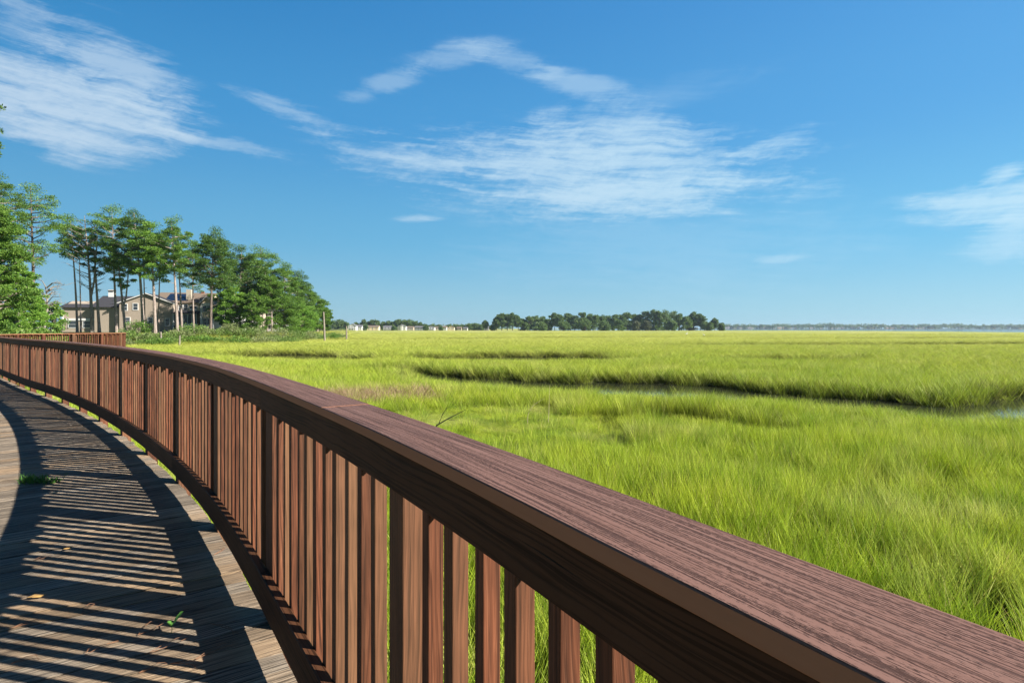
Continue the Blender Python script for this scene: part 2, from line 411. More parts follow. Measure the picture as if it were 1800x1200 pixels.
railing = empty('wooden_railing', (pt(S_POST, .05, 0)))
tag(railing, 'long brown stained wooden railing curving along the boardwalk above the marsh', 'railing')
INV = Matrix.Translation(-Vector(railing.location))
def local(mb):
    mb.v = [tuple(INV @ Vector(p)) for p in mb.v]; return mb
def sweep(mb, s0, s1, o0, o1, z0, z1, step=.06, cham=.004):
    """rectangular section with broken edges swept along the curve"""
    c = cham
    prof = [(o0 + c, z0), (o1 - c, z0), (o1, z0 + c), (o1, z1 - c), (o1 - c, z1), (o0 + c, z1), (o0, z1 - c), (o0, z0 + c)]
    per = [0]
    for i in range(8):
        a, b = prof[i], prof[(i + 1) % 8]; per.append(per[-1] + math.hypot(b[0] - a[0], b[1] - a[1]))
    n = max(2, int((s1 - s0) / step)); rings = []
    for k in range(n + 1):
        s = s0 + (s1 - s0) * k / n; rings.append((s, [pt(s, o, z) for o, z in prof]))
    for (sa, A), (sb, B) in zip(rings, rings[1:]):
        for i in range(8):
            j = (i + 1) % 8
            mb.poly([A[i], B[i], B[j], A[j]], [(sa, per[i]), (sb, per[i]), (sb, per[i + 1]), (sa, per[i + 1])])
    mb.poly(rings[0][1]); mb.poly(list(reversed(rings[-1][1])))
BAY = 1.55
s = S_POST - BAY * math.floor((S_POST - .3) / BAY)
posts = []
while s < LEN - .4: posts.append(s); s += BAY
# posts
for i, sp in enumerate(posts):
    mb = MB(); mb.cur = rng.random()
    w2 = .07 if sp > S_POST - .5 else .046
    c = []
    for z in (-2.6, CAP_B - .002):
        for ds, o in ((-w2, .0505), (-w2, .148), (w2, .148), (w2, .0505)): c.append(pt(sp, 0, z) + Vector((*(frame(sp)[1] * ds), 0)) + Vector((*(frame(sp)[2] * o), 0)))
    mb.hexa(c, grain=2); local(mb); mb.build('post', M['rail'], railing, bevel=.003)
# balusters
NB = 11
bal = []
for a, b in zip(posts, posts[1:]):
    for k in range(NB):
        bal.append((a + .05 + (b - a - .11) * (k + 1) / (NB + 1), k))
bal.sort(key=lambda q: pt(q[0], 0, 0).to_2d().length if hasattr(Vector, 'to_2d') else 0)
vis = [q for q in bal if pt(q[0], 0, 0).y > .3]
vis.sort(key=lambda q: pt(q[0], 0, 0).length); near = set(q[0] for q in vis[:100])
rest = MB()
BW = .0375
for sp, k in bal:
    mb = MB() if sp in near else rest
    mb.cur = rng.random()
    sj = sp + rng.uniform(-.006, .006)
    p, t, n = frame(sj); yaw = rng.uniform(-.06, .06)
    t = Vector((t.x * math.cos(yaw) - t.y * math.sin(yaw), t.x * math.sin(yaw) + t.y * math.cos(yaw))); n = Vector((t.y, -t.x))
    wv = BW * rng.uniform(.93, 1.05); ln = rng.uniform(-.006, .006)
    c = []
    for z, l in ((.145, 0.0), (CAP_B - .004, ln)):
        for ds, o in ((-.5, 0), (-.5, 1), (.5, 1), (.5, 0)):
            q = p + t * (ds * wv + l) + n * (.0502 + o * wv); c.append(Vector((q.x, q.y, z)))
    mb.hexa(c, grain=2)
    if mb is not rest: local(mb); mb.build('baluster', M['rail'], railing, bevel=.0025)
local(rest); tag(rest.build('balusters', M['rail'], railing), kind='stuff')
# top and bottom rails, board by board (two bays each), with blocking added unseen under the cap to shade every third baluster
bid = 0
ip = min(range(len(posts)), key=lambda i: abs(posts[i] - S_POST)) % 2
for i in range(-ip if ip == 0 else -1, len(posts) - 1, 2):
    a = posts[max(i, 0)]; b = posts[min(i + 2, len(posts) - 1)]
    if i <= 0: a -= .25
    mb = MB(); mb.cur = rng.random(); sweep(mb, a + .0015, b - .0015, .012, .050, 1.022, CAP_B - .0005)
    local(mb).build('top_rail', M['rail_dark'], railing)
    mb = MB(); mb.cur = rng.random(); sweep(mb, a + .0015, b - .0015, .010, .050, .095, .25)
    local(mb).build('bottom_rail', M['rail_dark'], railing)
blk = MB(); blk.cur = .3
for sp, k in bal:
    if k % 3 == 1: sweep(blk, sp - .018 - .105, sp - .018 - .004, .090, .1555, CAP_B - .058, CAP_B - .0004, step=.06, cham=.002)
local(blk); tag(blk.build('shadow_blocks', M['rail_dark'], railing), kind='stuff')
# cap boards
ca = posts[0] - .25; k = 0
joints = [ca]
while joints[-1] < posts[-1]: joints.append(joints[-1] + 2.44)
sh = ARC[s_near(-.60, 1.80)] ; d0 = min(joints, key=lambda j: abs(j - sh)); joints = [j - d0 + sh for j in joints]
for a, b in zip(joints, joints[1:]):
    b = min(b, posts[-1] + .05)
    if b - a < .1 or b < .05: continue
    a = max(a, .02)
    mb = MB(); mb.cur = rng.random(); sweep(mb, a + .0006, b - .0003, 0, CAPW, CAP_B, CAP_T + rng.uniform(-.0006, .0006), cham=.0022)
    local(mb).build('handrail_cap', M['cap'], railing)

# ------------------------------------------------------------------ deck
walk = empty('boardwalk', pt(S_POST, -1.5, 0))
tag(walk, 'weathered plank boardwalk striped with baluster shadows, curving away to the left', 'boardwalk')
IW = Matrix.Translation(-Vector(walk.location))
mb = MB(); s = .1; DW = 3.3
while s < LEN - .3:
    wd = .136; gap = .0075
    mb.cur = rng.random(); sk = .07
    zt = rng.uniform(-.0022, .0022); e = .058 + rng.uniform(-.012, .012); tl = rng.uniform(-.0015, .0015)
    c = []
    for z in (-.038, zt):
        c += [pt(s, e, z), pt(s + wd, e, z + (tl if z == zt else 0)),
              pt(s + wd, 0, 0) * 0 + Vector((0, 0, 0)), Vector((0, 0, 0))]
    def inner(ss, z):
        p, t, n = frame(ss); q = p + n * (-DW) + t * (sk * DW); return Vector((q.x, q.y, z))
    c[2] = inner(s + wd, -.038); c[3] = inner(s, -.038); c[6] = inner(s + wd, zt + tl); c[7] = inner(s, zt)
    mb.hexa(c, grain=1)
    s += wd + gap
mb.v = [tuple(IW @ Vector(p)) for p in mb.v]
mb.build('deck_planks', M['deck'], walk, bevel=0)
mb = MB(); mb.cur = .4
for o0, o1 in ((.000, .038), (-1.1, -1.06), (-2.2, -2.16), (-3.26, -3.22)):
    sweep(mb, .1, LEN - .4, o0, o1, -.28, -.043, step=.3)
mb.v = [tuple(IW @ Vector(p)) for p in mb.v]; mb.build('joist', M['rail_dark'], walk)

# ------------------------------------------------------------------ terrain and creeks (world metres, X right, Y ahead)
GZ = -1.95; WZ = -2.02
CREEKS = [  # (points, half width)
    ([(-9, 45), (-5, 39), (-1.7, 35.5), (1.5, 32.6), (5.4, 31.6), (8.8, 31.0), (10.8, 28.2), (12.75, 26.8), (15.8, 24.4), (17.5, 22.4), (19.7, 21.6), (26, 20.9), (34, 21)], [.2, 1.2, 2.3, 2.1, 3.1, 3.1, 2.4, 2.1, 1.9, 1.9, 1.5, .9, .6]),
    ([(18.5, 22.5), (22.5, 25.5), (29, 28.5), (36, 30)], [.8, .9, .8, .6]),
    ([(-32, 71), (-28, 68), (-25, 65), (-22, 62)], [.3, 4, 4.4, .4]), ([(-20.5, 60), (-18.5, 59.5), (-17, 59)], [.6, 3.4, .3]),
    ([(-9.5, 59), (-8.7, 60), (-8, 61)], [.3, 1.8, .3]),
    ([(-3, 60), (0, 61), (4, 61), (7, 64), (9, 68)], [1.5, 5.4, 5.2, 2.6, .3]),
    ([(24, 58), (28, 56), (33, 58)], [.4, 1.6, .4]),
    ([(30, 105), (60, 108), (90, 112), (150, 125)], [1, 4, 4, 2]),
    ([(70, 160), (110, 165), (160, 180)], [2, 5, 2]),
    ([(-55, 150), (-20, 160), (20, 180), (90, 200)], [1, 4, 4, 2]),
    ([(5.2, 20.0), (6.4, 19.4), (7.4, 18.8)], [.2, .4, .2]),
]
SEG = []
for pts, ws in CREEKS:
    P = [Vector(p) for p in pts]; P = [P[0]] + P + [P[-1]]; W = [ws[0]] + ws + [ws[-1]]; W = [q * 1.32 for q in W]
    cr = []
    for i in range(1, len(P) - 2):
        a, b, c, d = P[i - 1:i + 3]
        for k in range(5):
            t = k / 5; q = .5 * ((2 * b) + (c - a) * t + (2 * a - 5 * b + 4 * c - d) * t * t + (3 * b - a - 3 * c + d) * t ** 3)
            cr.append((q.x, q.y, W[i] + (W[i + 1] - W[i]) * t))
    cr.append((P[-1].x, P[-1].y, W[-1]))
    xs = [q[0] for q in cr]; ys = [q[1] for q in cr]; mw = max(q[2] for q in cr) + 2.5
    SEG.append((min(xs) - mw, max(xs) + mw, min(ys) - mw, max(ys) + mw, cr))
def creek(x, y):
    """signed distance to the nearest creek bank (negative in the water)"""
    best = 9.0
    for x0, x1, y0, y1, cr in SEG:
        if x < x0 or x > x1 or y < y0 or y > y1: continue
        for a, b in zip(cr, cr[1:]):
            vx, vy = b[0] - a[0], b[1] - a[1]; t = ((x - a[0]) * vx + (y - a[1]) * vy) / (vx * vx + vy * vy); t = max(0, min(1, t))
            d = math.hypot(x - a[0] - vx * t, y - a[1] - vy * t) - (a[2] + (b[2] - a[2]) * t)
            if d < best: best = d
    if best < 5:
        sc = max(1.0, y / 40)
        best += 1.1 * sc * noise.noise(Vector((x * .55 / sc, y * .55 / sc, 3))) + .5 * sc * noise.noise(Vector((x * 1.3 / sc, y * 1.3 / sc, 5))) + .22 * noise.noise(Vector((x * 2.7, y * 2.7, 8)))
    return best
SH = [(-3.0, 14), (-1.6, 20), (-1.1, 30), (-.9, 44), (-.8, 78), (-.7, 106), (-.55, 108), (-.45, 122), (-.36, 148), (-.31, 190), (-.285, 260)]
def shore(x, y):
    """how far (fraction of distance) a point lies inside the wooded upland on the left"""
    if y <= 1: return -1 if x > -20 else 1
    th = x / y
    if th > SH[-1][0]: return -1
    th = max(th, SH[0][0])
    for (a, ya), (b, yb) in zip(SH, SH[1:]):
        if a <= th <= b:
            ys = ya + (yb - ya) * (th - a) / (b - a); break
    if y > 420: return 1 - (y - 420) / 60
    return (y - ys) / ys
def ground(x, y):
    r = math.hypot(x, y); z = GZ + .05 * noise.noise(Vector((x * .3, y * .3, 0)))
    z += sstep(90, 260, r) * .42                        # grass canopy closes over with distance
    u = shore(x, y)
    if u > -.1: z += sstep(-.1, .06, u) * (2.1 + .2 * noise.noise(Vector((x * .05, y * .05, 4))))
    c = creek(x, y)
    if c < .3 and u < 0: z -= sstep(.3, -.35, c) * .9
    if y > 430 and x > 30:                              # bay on the right
        yb = 430 + 420 * sstep(.95, .38, x / y)
        z -= sstep(yb, yb * 1.04, y) * 2.4
    if y > 900 and x < .1 * y: z -= sstep(900, 940, y) * 0.0
    return z
gb_v = []; gb_f = []; NA = 460; NR = 430
angs = [R(-62 + 124 * i / NA) for i in range(NA + 1)]
back = [R(62 + (360 - 124) * i / 40) for i in range(1, 40)]
angs = angs + back; na = len(angs)
rad = [1.2 * (7000 / 1.2) ** (j / NR) for j in range(NR + 1)]
for r_ in rad:
    for a in angs:
        x, y = r_ * math.sin(a), r_ * math.cos(a)
        gb_v.append((x, y, ground(x, y) if r_ < 2500 else GZ + .42 - (2.4 if x > .1 * y else 0)))
for j in range(NR):
    for i in range(na):
        k = (i + 1) % na
        gb_f.append((j * na + i, (j + 1) * na + i, (j + 1) * na + k, j * na + k))
gb_v.append((0, 0, GZ)); ci = len(gb_v) - 1
for i in range(na): gb_f.append((ci, i, (i + 1) % na))
me = bpy.data.meshes.new('marsh_ground'); me.from_pydata(gb_v, [], gb_f); me.polygons.foreach_set('use_smooth', [True] * len(me.polygons))
m, t = mat('marsh_ground')
pos = t.new('ShaderNodeNewGeometry').outputs['Position']; gx, gy, gz = t.sep(pos)
dist = t.m('SQRT', t.m('ADD', t.m('MULTIPLY', gx, gx), t.m('MULTIPLY', gy, gy)))
n1 = t.noise(t.vm('MULTIPLY', pos, (.010, .028, .5)), 1.0, 6, .62); n2 = t.noise(pos, .6, 5, .65); n3 = t.noise(t.vm('MULTIPLY', pos, (.05, .12, 1)), 1.0, 5, .6)
far = t.mix(t.map(n1, .38, .62, 0, 1), (.34, .40, .07), (.54, .50, .16))
far = t.mix(t.map(n3, .42, .68, 0, .6), far, (.14, .22, .045))
far = t.mix(t.m('MULTIPLY', t.map(n2, .45, .7, 0, 1), .35), far, (.10, .14, .035))
mud = t.mix(n2, (.035, .030, .022), (.075, .065, .045))
nearc = t.mix(t.map(n2, .35, .6, 0, 1), (.035, .035, .015), (.07, .09, .025))
c = t.mix(t.map(dist, 60, 170, 0, 1), nearc, far)
c = t.mix(t.map(t.m('ADD', gz, t.m('MULTIPLY', t.m('SUBTRACT', n2, .5), .1)), -2.06, -1.98, 1, 0), c, mud)
up = t.map(gz, -1.0, -.4, 0, 1)
c = t.mix(up, c, t.mix(n2, (.07, .10, .03), (.16, .17, .07)))
out(t, bsdf(t, c, .85, t.noise(pos, 3.0, 6, .7), .5, .12, .15))
me.materials.append(m)
go = bpy.data.objects.new('marsh_ground', me); COL.objects.link(go); tag(go, kind='structure')
# water
mb = MB()
mb.poly([(-7000, -7000, WZ), (7000, -7000, WZ), (7000, 7000, WZ), (-7000, 7000, WZ)])
m, t = mat('water')
pos = t.new('ShaderNodeNewGeometry').outputs['Position']
out(t, bsdf(t, (.028, .032, .022, 1), .06, t.noise(t.vm('MULTIPLY', pos, (1.5, 3, 1)), 1.0, 4, .6), .015, .03, .5))
wo_ = mb.build('water', m); tag(wo_, kind='structure')

# ------------------------------------------------------------------ marsh grass: one counted-by-nobody object, tufts instanced by geometry nodes
def grass_mat():
    m, t = mat('marsh_grass_blades')
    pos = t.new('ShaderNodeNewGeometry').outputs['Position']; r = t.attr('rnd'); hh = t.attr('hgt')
    orn = t.new('ShaderNodeObjectInfo').outputs['Random']
    big = t.noise(t.vm('MULTIPLY', pos, (.035, .07, 0)), 1.0, 4, .6); mid = t.noise(t.vm('MULTIPLY', pos, (.5, .8, 0)), 1.0, 3, .6)
    c = t.mix(t.map(big, .36, .64, 0, 1), (.30, .47, .028), (.55, .61, .070))
    c = t.mix(t.map(mid, .44, .62, 0, .7), c, (.15, .32, .035))
    c = t.mix(t.map(t.noise(t.vm('MULTIPLY', pos, (.22, .35, 0)), 1.0, 4, .65), .52, .68, 0, .75), c, (.76, .72, .32))
    cl1 = t.noise(t.vm('MULTIPLY', pos, (1.7, 1.7, 0)), 1.0, 3, .65)
    c = t.mix(t.map(cl1, .50, .66, 0, .75), c, (.07, .19, .012))
    c = t.mix(t.map(cl1, .44, .32, 0, .5), c, (.66, .66, .09))
    c = t.mix(t.m('MULTIPLY', t.map(r, .55, 1, 0, 1), .7), c, (.56, .62, .06))
    c = t.mix(t.map(r, .93, .94, 0, .5), c, (.80, .80, .42))
    c = t.mix(t.map(r, .955, .965, 0, .85), c, (.50, .38, .16))
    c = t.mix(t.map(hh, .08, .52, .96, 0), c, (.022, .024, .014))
    c = t.mix(t.map(orn, 0, 1, 0, .3), c, (.48, .60, .04))
    c = t.vm('SCALE', c, t.map(t.m('FRACT', t.m('MULTIPLY', r, 13.7)), 0, 1, .50, 1.42))
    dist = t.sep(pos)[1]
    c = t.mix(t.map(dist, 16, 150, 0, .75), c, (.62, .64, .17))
    b = t.new('ShaderNodeBsdfPrincipled'); t.put(b.inputs['Base Color'], c); b.inputs['Roughness'].default_value = .5; b.inputs['Specular IOR Level'].default_value = .12
    tr = t.new('ShaderNodeBsdfTranslucent'); t.put(tr.inputs[0], c)
    mx = t.new('ShaderNodeMixShader'); mx.inputs[0].default_value = .30
    t.l.new(b.outputs[0], mx.inputs[1]); t.l.new(tr.outputs[0], mx.inputs[2]); out(t, mx.outputs[0]); return m
def dry_mat():
    m, t = mat('dead_grass_blades'); r = t.attr('rnd')
    c = t.mix(r, (.17, .085, .045), (.52, .39, .25))
    out(t, bsdf(t, c, .8)); return m
M['grass'] = grass_mat(); M['dry'] = dry_mat()
def grass_object(name, variants, points, material, label, cat, kind='stuff'):
    """variants: list of blade lists; points: (x,y,z, variant, rot, scale xy, scale z, leanx, leany)"""
    V = []; F = []; rr = []; hg = []; vid = []; isp = []; rot = []; scl = []
    for vi, blades in enumerate(variants):
        for bl in blades:
            base, d, h, wd, side, bend, q = bl; dk = .56 if len(variants) > 6 and vi >= 6 else 1.0
            bx, by = base; n = 3
            prev = None
            for k in range(n + 1):
                f = k / n; cx = bx + d[0] * (f * .35 + bend * f * f) * h; cy = by + d[1] * (f * .35 + bend * f * f) * h; cz = h * (f - .35 * bend * f * f)
                ww = wd * (1 - f ** 1.6) + .0006
                a = len(V); V += [(cx - side[0] * ww, cy - side[1] * ww, cz), (cx + side[0] * ww, cy + side[1] * ww, cz)]
                vid += [vi, vi]; isp += [0, 0]; rot += [(0, 0, 0)] * 2; scl += [(1, 1, 1)] * 2; hg += [f * dk, f * dk]
                if prev is not None: F.append((prev, prev + 1, a + 1, a)); rr.append(q)
                prev = a
    for (x, y, z, vi, ro, sxy, sz, lx, ly) in points:
        V.append((x, y, z)); vid.append(vi); isp.append(1); rot.append((lx, ly, ro)); scl.append((sxy, sxy, sz)); hg.append(0)
    me = bpy.data.meshes.new(name); me.from_pydata(V, [], F)
    for nm, ty, dom, data in (('rnd', 'FLOAT', 'FACE', rr), ('hgt', 'FLOAT', 'POINT', hg)):
        a = me.attributes.new(nm, ty, dom); a.data.foreach_set('value', data)
    for nm, data in (('vid', vid), ('isp', isp)):
        a = me.attributes.new(nm, 'INT', 'POINT'); a.data.foreach_set('value', data)
    for nm, data in (('rotv', rot), ('sclv', scl)):
        a = me.attributes.new(nm, 'FLOAT_VECTOR', 'POINT'); a.data.foreach_set('vector', [q for p in data for q in p])
    me.materials.append(material)
    o = bpy.data.objects.new(name, me); COL.objects.link(o)
    g = bpy.data.node_groups.new(name + '_nodes', 'GeometryNodeTree')
    g.interface.new_socket('Geometry', in_out='INPUT', socket_type='NodeSocketGeometry'); g.interface.new_socket('Geometry', in_out='OUTPUT', socket_type='NodeSocketGeometry')
    N = g.nodes; L = g.links
    gi = N.new('NodeGroupInput'); go_ = N.new('NodeGroupOutput'); join = N.new('GeometryNodeJoinGeometry')
    def na_(nm, ty):
        a = N.new('GeometryNodeInputNamedAttribute'); a.data_type = ty; a.inputs['Name'].default_value = nm
        return next(q for q in a.outputs if q.enabled and q.name == 'Attribute')
    def cmp(sock, v):
        c = N.new('FunctionNodeCompare'); c.data_type = 'INT'; c.operation = 'EQUAL'
        ii = [q for q in c.inputs if q.enabled]; L.new(sock, ii[0]); ii[1].default_value = v; return c.outputs[0]
    def sepg(geo, sel):
        s_ = N.new('GeometryNodeSeparateGeometry'); s_.domain = 'POINT'; L.new(geo, s_.inputs[0]); L.new(sel, s_.inputs[1]); return s_.outputs
    isps = cmp(na_('isp', 'INT'), 1); so_ = sepg(gi.outputs[0], isps)
    for vi in range(len(variants)):
        sv = cmp(na_('vid', 'INT'), vi)
        pts_ = sepg(so_[0], sv)[0]; geo = sepg(so_[1], sv)[0]
        g2i = N.new('GeometryNodeGeometryToInstance'); L.new(geo, g2i.inputs[0])
        iop = N.new('GeometryNodeInstanceOnPoints'); L.new(pts_, iop.inputs['Points']); L.new(geo, iop.inputs['Instance'])
        e2r = N.new('FunctionNodeEulerToRotation'); L.new(na_('rotv', 'FLOAT_VECTOR'), e2r.inputs[0]); L.new(e2r.outputs[0], iop.inputs['Rotation'])
        L.new(na_('sclv', 'FLOAT_VECTOR'), iop.inputs['Scale']); L.new(iop.outputs[0], join.inputs[0])
        N.remove(g2i)
    L.new(join.outputs[0], go_.inputs[0])
    md = o.modifiers.new('tufts', 'NODES'); md.node_group = g
    tag(o, label, cat, kind=kind); return o
def tuft(n, rad_, h0, h1, w0, w1, bend0, bend1, sd):
    rg = random.Random(sd); bl = []
    for i in range(n):
        a = rg.uniform(0, 6.283); r_ = rad_ * math.sqrt(rg.random()); b = rg.uniform(0, 6.283)
        side = (math.cos(b), math.sin(b)); aa = rg.uniform(0, 6.283)
        bl.append(((r_ * math.cos(a), r_ * math.sin(a)), (math.cos(aa), math.sin(aa)), rg.uniform(h0, h1), rg.uniform(w0, w1) / 2, side, rg.uniform(bend0, bend1), rg.random()))
    return bl
variants = [tuft(30, .15, .48, .80, .006, .012, .0, .14, 1), tuft(30, .15, .50, .86, .006, .012, .0, .12, 2), tuft(28, .17, .35, .76, .006, .013, .02, .38, 3), tuft(32, .15, .5, .78, .006, .011, .0, .18, 4),
            tuft(60, .22, .35, .55, .005, .009, .9, 1.5, 5), tuft(60, .22, .30, .5, .005, .009, .8, 1.6, 6), tuft(34, .17, .5, .85, .008, .014, .0, .15, 7), tuft(34, .17, .45, .85, .008, .014, .0, .2, 8)]      # 4, 5: matted hay; 6, 7: mud-coated bank stems
gr = random.Random(11); pts_ = []; dry = []
def hay(x, y):                     # matted salt-hay area by the boardwalk
    d = math.hypot((x + 1.0) / 4.6, (y - 18.0) / 5.0) + .35 * noise.noise(Vector((x * .5, y * .5, 1)))
    return d < 1.0
def deadp(x, y):
    d = math.hypot((x + 6.2) / 3.0, (y - 25.0) / 2.8) + .45 * noise.noise(Vector((x * .6, y * .6, 5)))
    return d < 1.0
DK = [tuple(at(LEN * i / 200)) + tuple(frame(LEN * i / 200)[2]) for i in range(201)]
def ondeck(x, y):
    if x < -34 or y > 42: return False
    b = min(DK, key=lambda q: (q[0] - x) ** 2 + (q[1] - y) ** 2)
    o = (x - b[0]) * b[2] + (y - b[1]) * b[3]
    return -3.6 < o < .22
y = .25
r_ = .9
while r_ < 330:
    sp = max(.15, .0088 * r_)
    sxy = max(1.0, sp / .17)
    nang = int(R(112) * r_ / sp)
    for i in range(nang):
        a = R(-56) + R(112) * (i + gr.random()) / nang
        rr_ = r_ + gr.uniform(-.5, .5) * sp * 1.2
        x, yy = rr_ * math.sin(a), rr_ * math.cos(a)
        if abs(x / max(yy, .01)) > 1.08 and rr_ > 3: continue
        if yy < .1: continue
        if rr_ < 45 and ondeck(x, yy): continue
        cd = creek(x, yy)
        if cd < .0: continue
        if shore(x, yy) > .03: continue
        vi = gr.choice((0, 0, 1, 1, 2, 3)); sz = gr.uniform(.82, 1.12)
        cl_n = noise.noise(Vector((x * 1.1, yy * 1.1, 7))); bg_n = noise.noise(Vector((x * .25, yy * .25, 2)))
        sz *= 1 + .30 * bg_n + .28 * cl_n
        if rr_ < 60 and cl_n < -.22 and gr.random() < .75: continue
        if rr_ < 16 and noise.noise(Vector((x * 2.0, yy * 2.0, 17))) < -.16: continue
        nearside = farside = False
        if cd < 3.0 * max(1, rr_ / 40):
            if creek(x, yy + .8) < cd: nearside = True
            else: farside = True
        if nearside: sz *= .58
        if farside and cd < 1.5: sz *= 1.15
        z = ground(x, yy)
        if rr_ > 90: sz *= 1 - .45 * sstep(90, 260, rr_)
        if rr_ > 35: vi = gr.choice((0, 1, 3))
        if hay(x, yy):
            if gr.random() < .93: vi = gr.choice((4, 5)); sz = gr.uniform(.55, .95)
            elif gr.random() < .5: continue
        lx, ly = gr.gauss(0, .05), gr.gauss(0, .05); lx += .10 * noise.noise(Vector((x * .35, yy * .35, 20))); ly += .10 * noise.noise(Vector((x * .35, yy * .35, 30)))
        if farside and cd < 1.3 * max(1, rr_ / 40) and gr.random() < .9: vi = gr.choice((6, 7))
        P_ = (x, yy, z - .02, vi, gr.uniform(0, 6.28), sxy * gr.uniform(.85, 1.15), sz, lx, ly)
        if deadp(x, yy) and gr.random() < .8: dry.append(P_[:3] + (gr.choice((0, 1)),) + P_[4:6] + (max(.8, sz) * 1.2,) + P_[7:])
        else: pts_.append(P_)
    r_ += sp * .87
print('grass tufts', len(pts_), len(dry))
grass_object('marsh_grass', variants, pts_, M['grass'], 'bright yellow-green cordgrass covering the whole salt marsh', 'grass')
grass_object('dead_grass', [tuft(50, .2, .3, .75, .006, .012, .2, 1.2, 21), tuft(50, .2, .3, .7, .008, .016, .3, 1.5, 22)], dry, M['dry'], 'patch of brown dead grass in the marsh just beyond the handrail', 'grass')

#@@TREES
# ------------------------------------------------------------------ trees
def leafball(mb, c, rad_, n, size, rg, flat=.6, up=.25, wr=(.22, .5)):
    """n small bent needle sprays spread through a flattened clump"""
    for _ in range(n):
        while True:
            d = Vector((rg.uniform(-1, 1), rg.uniform(-1, 1), rg.uniform(-1, 1)))
            if .1 < d.length < 1: break
        d *= (.55 + .45 * d.length) 
        p = c + Vector((d.x * rad_, d.y * rad_, d.z * rad_ * flat))
        o = (Vector((d.x, d.y, d.z * .6 + up)) + Vector((rg.gauss(0, .5), rg.gauss(0, .5), rg.gauss(0, .5)))).normalized()
        q = o.cross(Vector((rg.gauss(0, 1), rg.gauss(0, 1), rg.gauss(0, 1)))).normalized()
        L = size * rg.uniform(.7, 1.5); W = L * rg.uniform(*wr)
        mb.cur = rg.random()
        mb.poly([p - q * W * .4, p + o * L * .45 - q * W, p + o * L, p + o * L * .5 + q * W])
def pine(name, base, h, spread, cb=.5, lean=(0, 0), seed=1, leaf='pine_mid', clumps=46, per=120, size=.25, tr=.26, label='', group=None, cat='pine tree', bk='bark', dead=False, flatness=.5, top=1.0, fork=False, cl_r=.92):
    rg = random.Random(seed); root = empty(name, base); tag(root, label, cat, group); wr_ = (.13, .28) if size < 1 else (.25, .5)
    tm = MB(); lm = MB()
    n = 9; path = []; wx = rg.uniform(-.5, .5); wy = rg.uniform(-.5, .5)
    for i in range(n + 1):
        f = i / n
        path.append(Vector((lean[0] * f ** 1.2 + wx * math.sin(f * 4.2) * .035 * h * .3, lean[1] * f + wy * math.sin(f * 3.6) * .03 * h * .3, f * h * .96 - .3)))
    radii = [tr * (1.25 if i == 0 else 1) * (1 - .86 * (i / n) ** 1.15) for i in range(n + 1)]
    tm.tube(path, radii, 8)
    def on(f):
        f = max(0, min(.999, f)) * n; i = int(f); return path[i].lerp(path[i + 1], f - i)
    if fork:
        a = on(.32); tm.tube([a, a + Vector((.5, .2, h * .12)), a + Vector((.9, .3, h * .38)), a + Vector((1.3, .1, h * .55))], [tr * .6, tr * .5, tr * .35, .05], 6)
    for k in range(rg.randint(3, 7)):      # bare dead stubs below the crown
        f = rg.uniform(cb * .45, cb); a = on(f); az_ = rg.uniform(0, 6.283); L = rg.uniform(.5, 2.0)
        tm.tube([a, a + Vector((math.cos(az_) * L * .5, math.sin(az_) * L * .5, L * .1)), a + Vector((math.cos(az_) * L, math.sin(az_) * L, rg.uniform(-.2, .5) * L))], [.05, .035, .012], 5)
    for k in range(clumps):
        f = cb + (1 - cb) * ((k + rg.random()) / clumps) ** .92
        g = (f - cb) / (1 - cb)
        prof = (min(1, g * 2.2 + .45)) * math.sqrt(max(0.05, 1 - (max(0, g - .25) / .80) ** 2.4))
        az_ = k * 2.39996 + rg.uniform(-.5, .5); L = spread * prof * rg.uniform(.35, 1.08)
        a = on(f * .93); rise = rg.uniform(.05, .38) * L + .03 * h * (1 - g)
        e = a + Vector((math.cos(az_) * L, math.sin(az_) * L, rise)); mid = a.lerp(e, .5) + Vector((0, 0, -.06 * L))
        tm.tube([a, mid, e], [.03 + .022 * L, .025 + .012 * L, .015], 5)
        if dead:
            for q in range(4):
                s0 = mid.lerp(e, rg.random()); az2 = az_ + rg.uniform(-1.1, 1.1); l2 = rg.uniform(.5, 1.7)
                tm.tube([s0, s0 + Vector((math.cos(az2) * l2 * .5, math.sin(az2) * l2 * .5, l2 * .3)), s0 + Vector((math.cos(az2) * l2, math.sin(az2) * l2, rg.uniform(.2, .9) * l2))], [.035, .024, .01], 4)
            if rg.random() < .25: leafball(lm, e, .5, 14, .2, rg)
            continue
        r1 = cl_r * spread * rg.uniform(.17, .29)
        leafball(lm, e, r1, int(per * 2.4), size, rg, flatness, .35, wr_)
        for _ in range(2):
            c2 = e + Vector((rg.gauss(0, .5) * r1 * 1.3, rg.gauss(0, .5) * r1 * 1.3, rg.gauss(0, .3) * r1))
            leafball(lm, c2, r1 * .6, int(per * .7), size, rg, flatness * .8, .35, wr_)
        if L > spread * .45: leafball(lm, mid + Vector((0, 0, .2)), r1 * .85, int(per * 1.0), size, rg, flatness, .35, wr_)
    tp = on(.999)
    if not dead:
        for q in range(4): leafball(lm, tp + Vector((rg.uniform(-.2, .2) * spread, rg.uniform(-.2, .2) * spread, rg.uniform(-.04, .03) * h)), spread * .26, int(per * 1.8), size, rg, .8, .35, wr_)
    tm.build('trunk', M[bk], root, smooth=True)
    lm.build('crown', M[leaf], root)
    return root
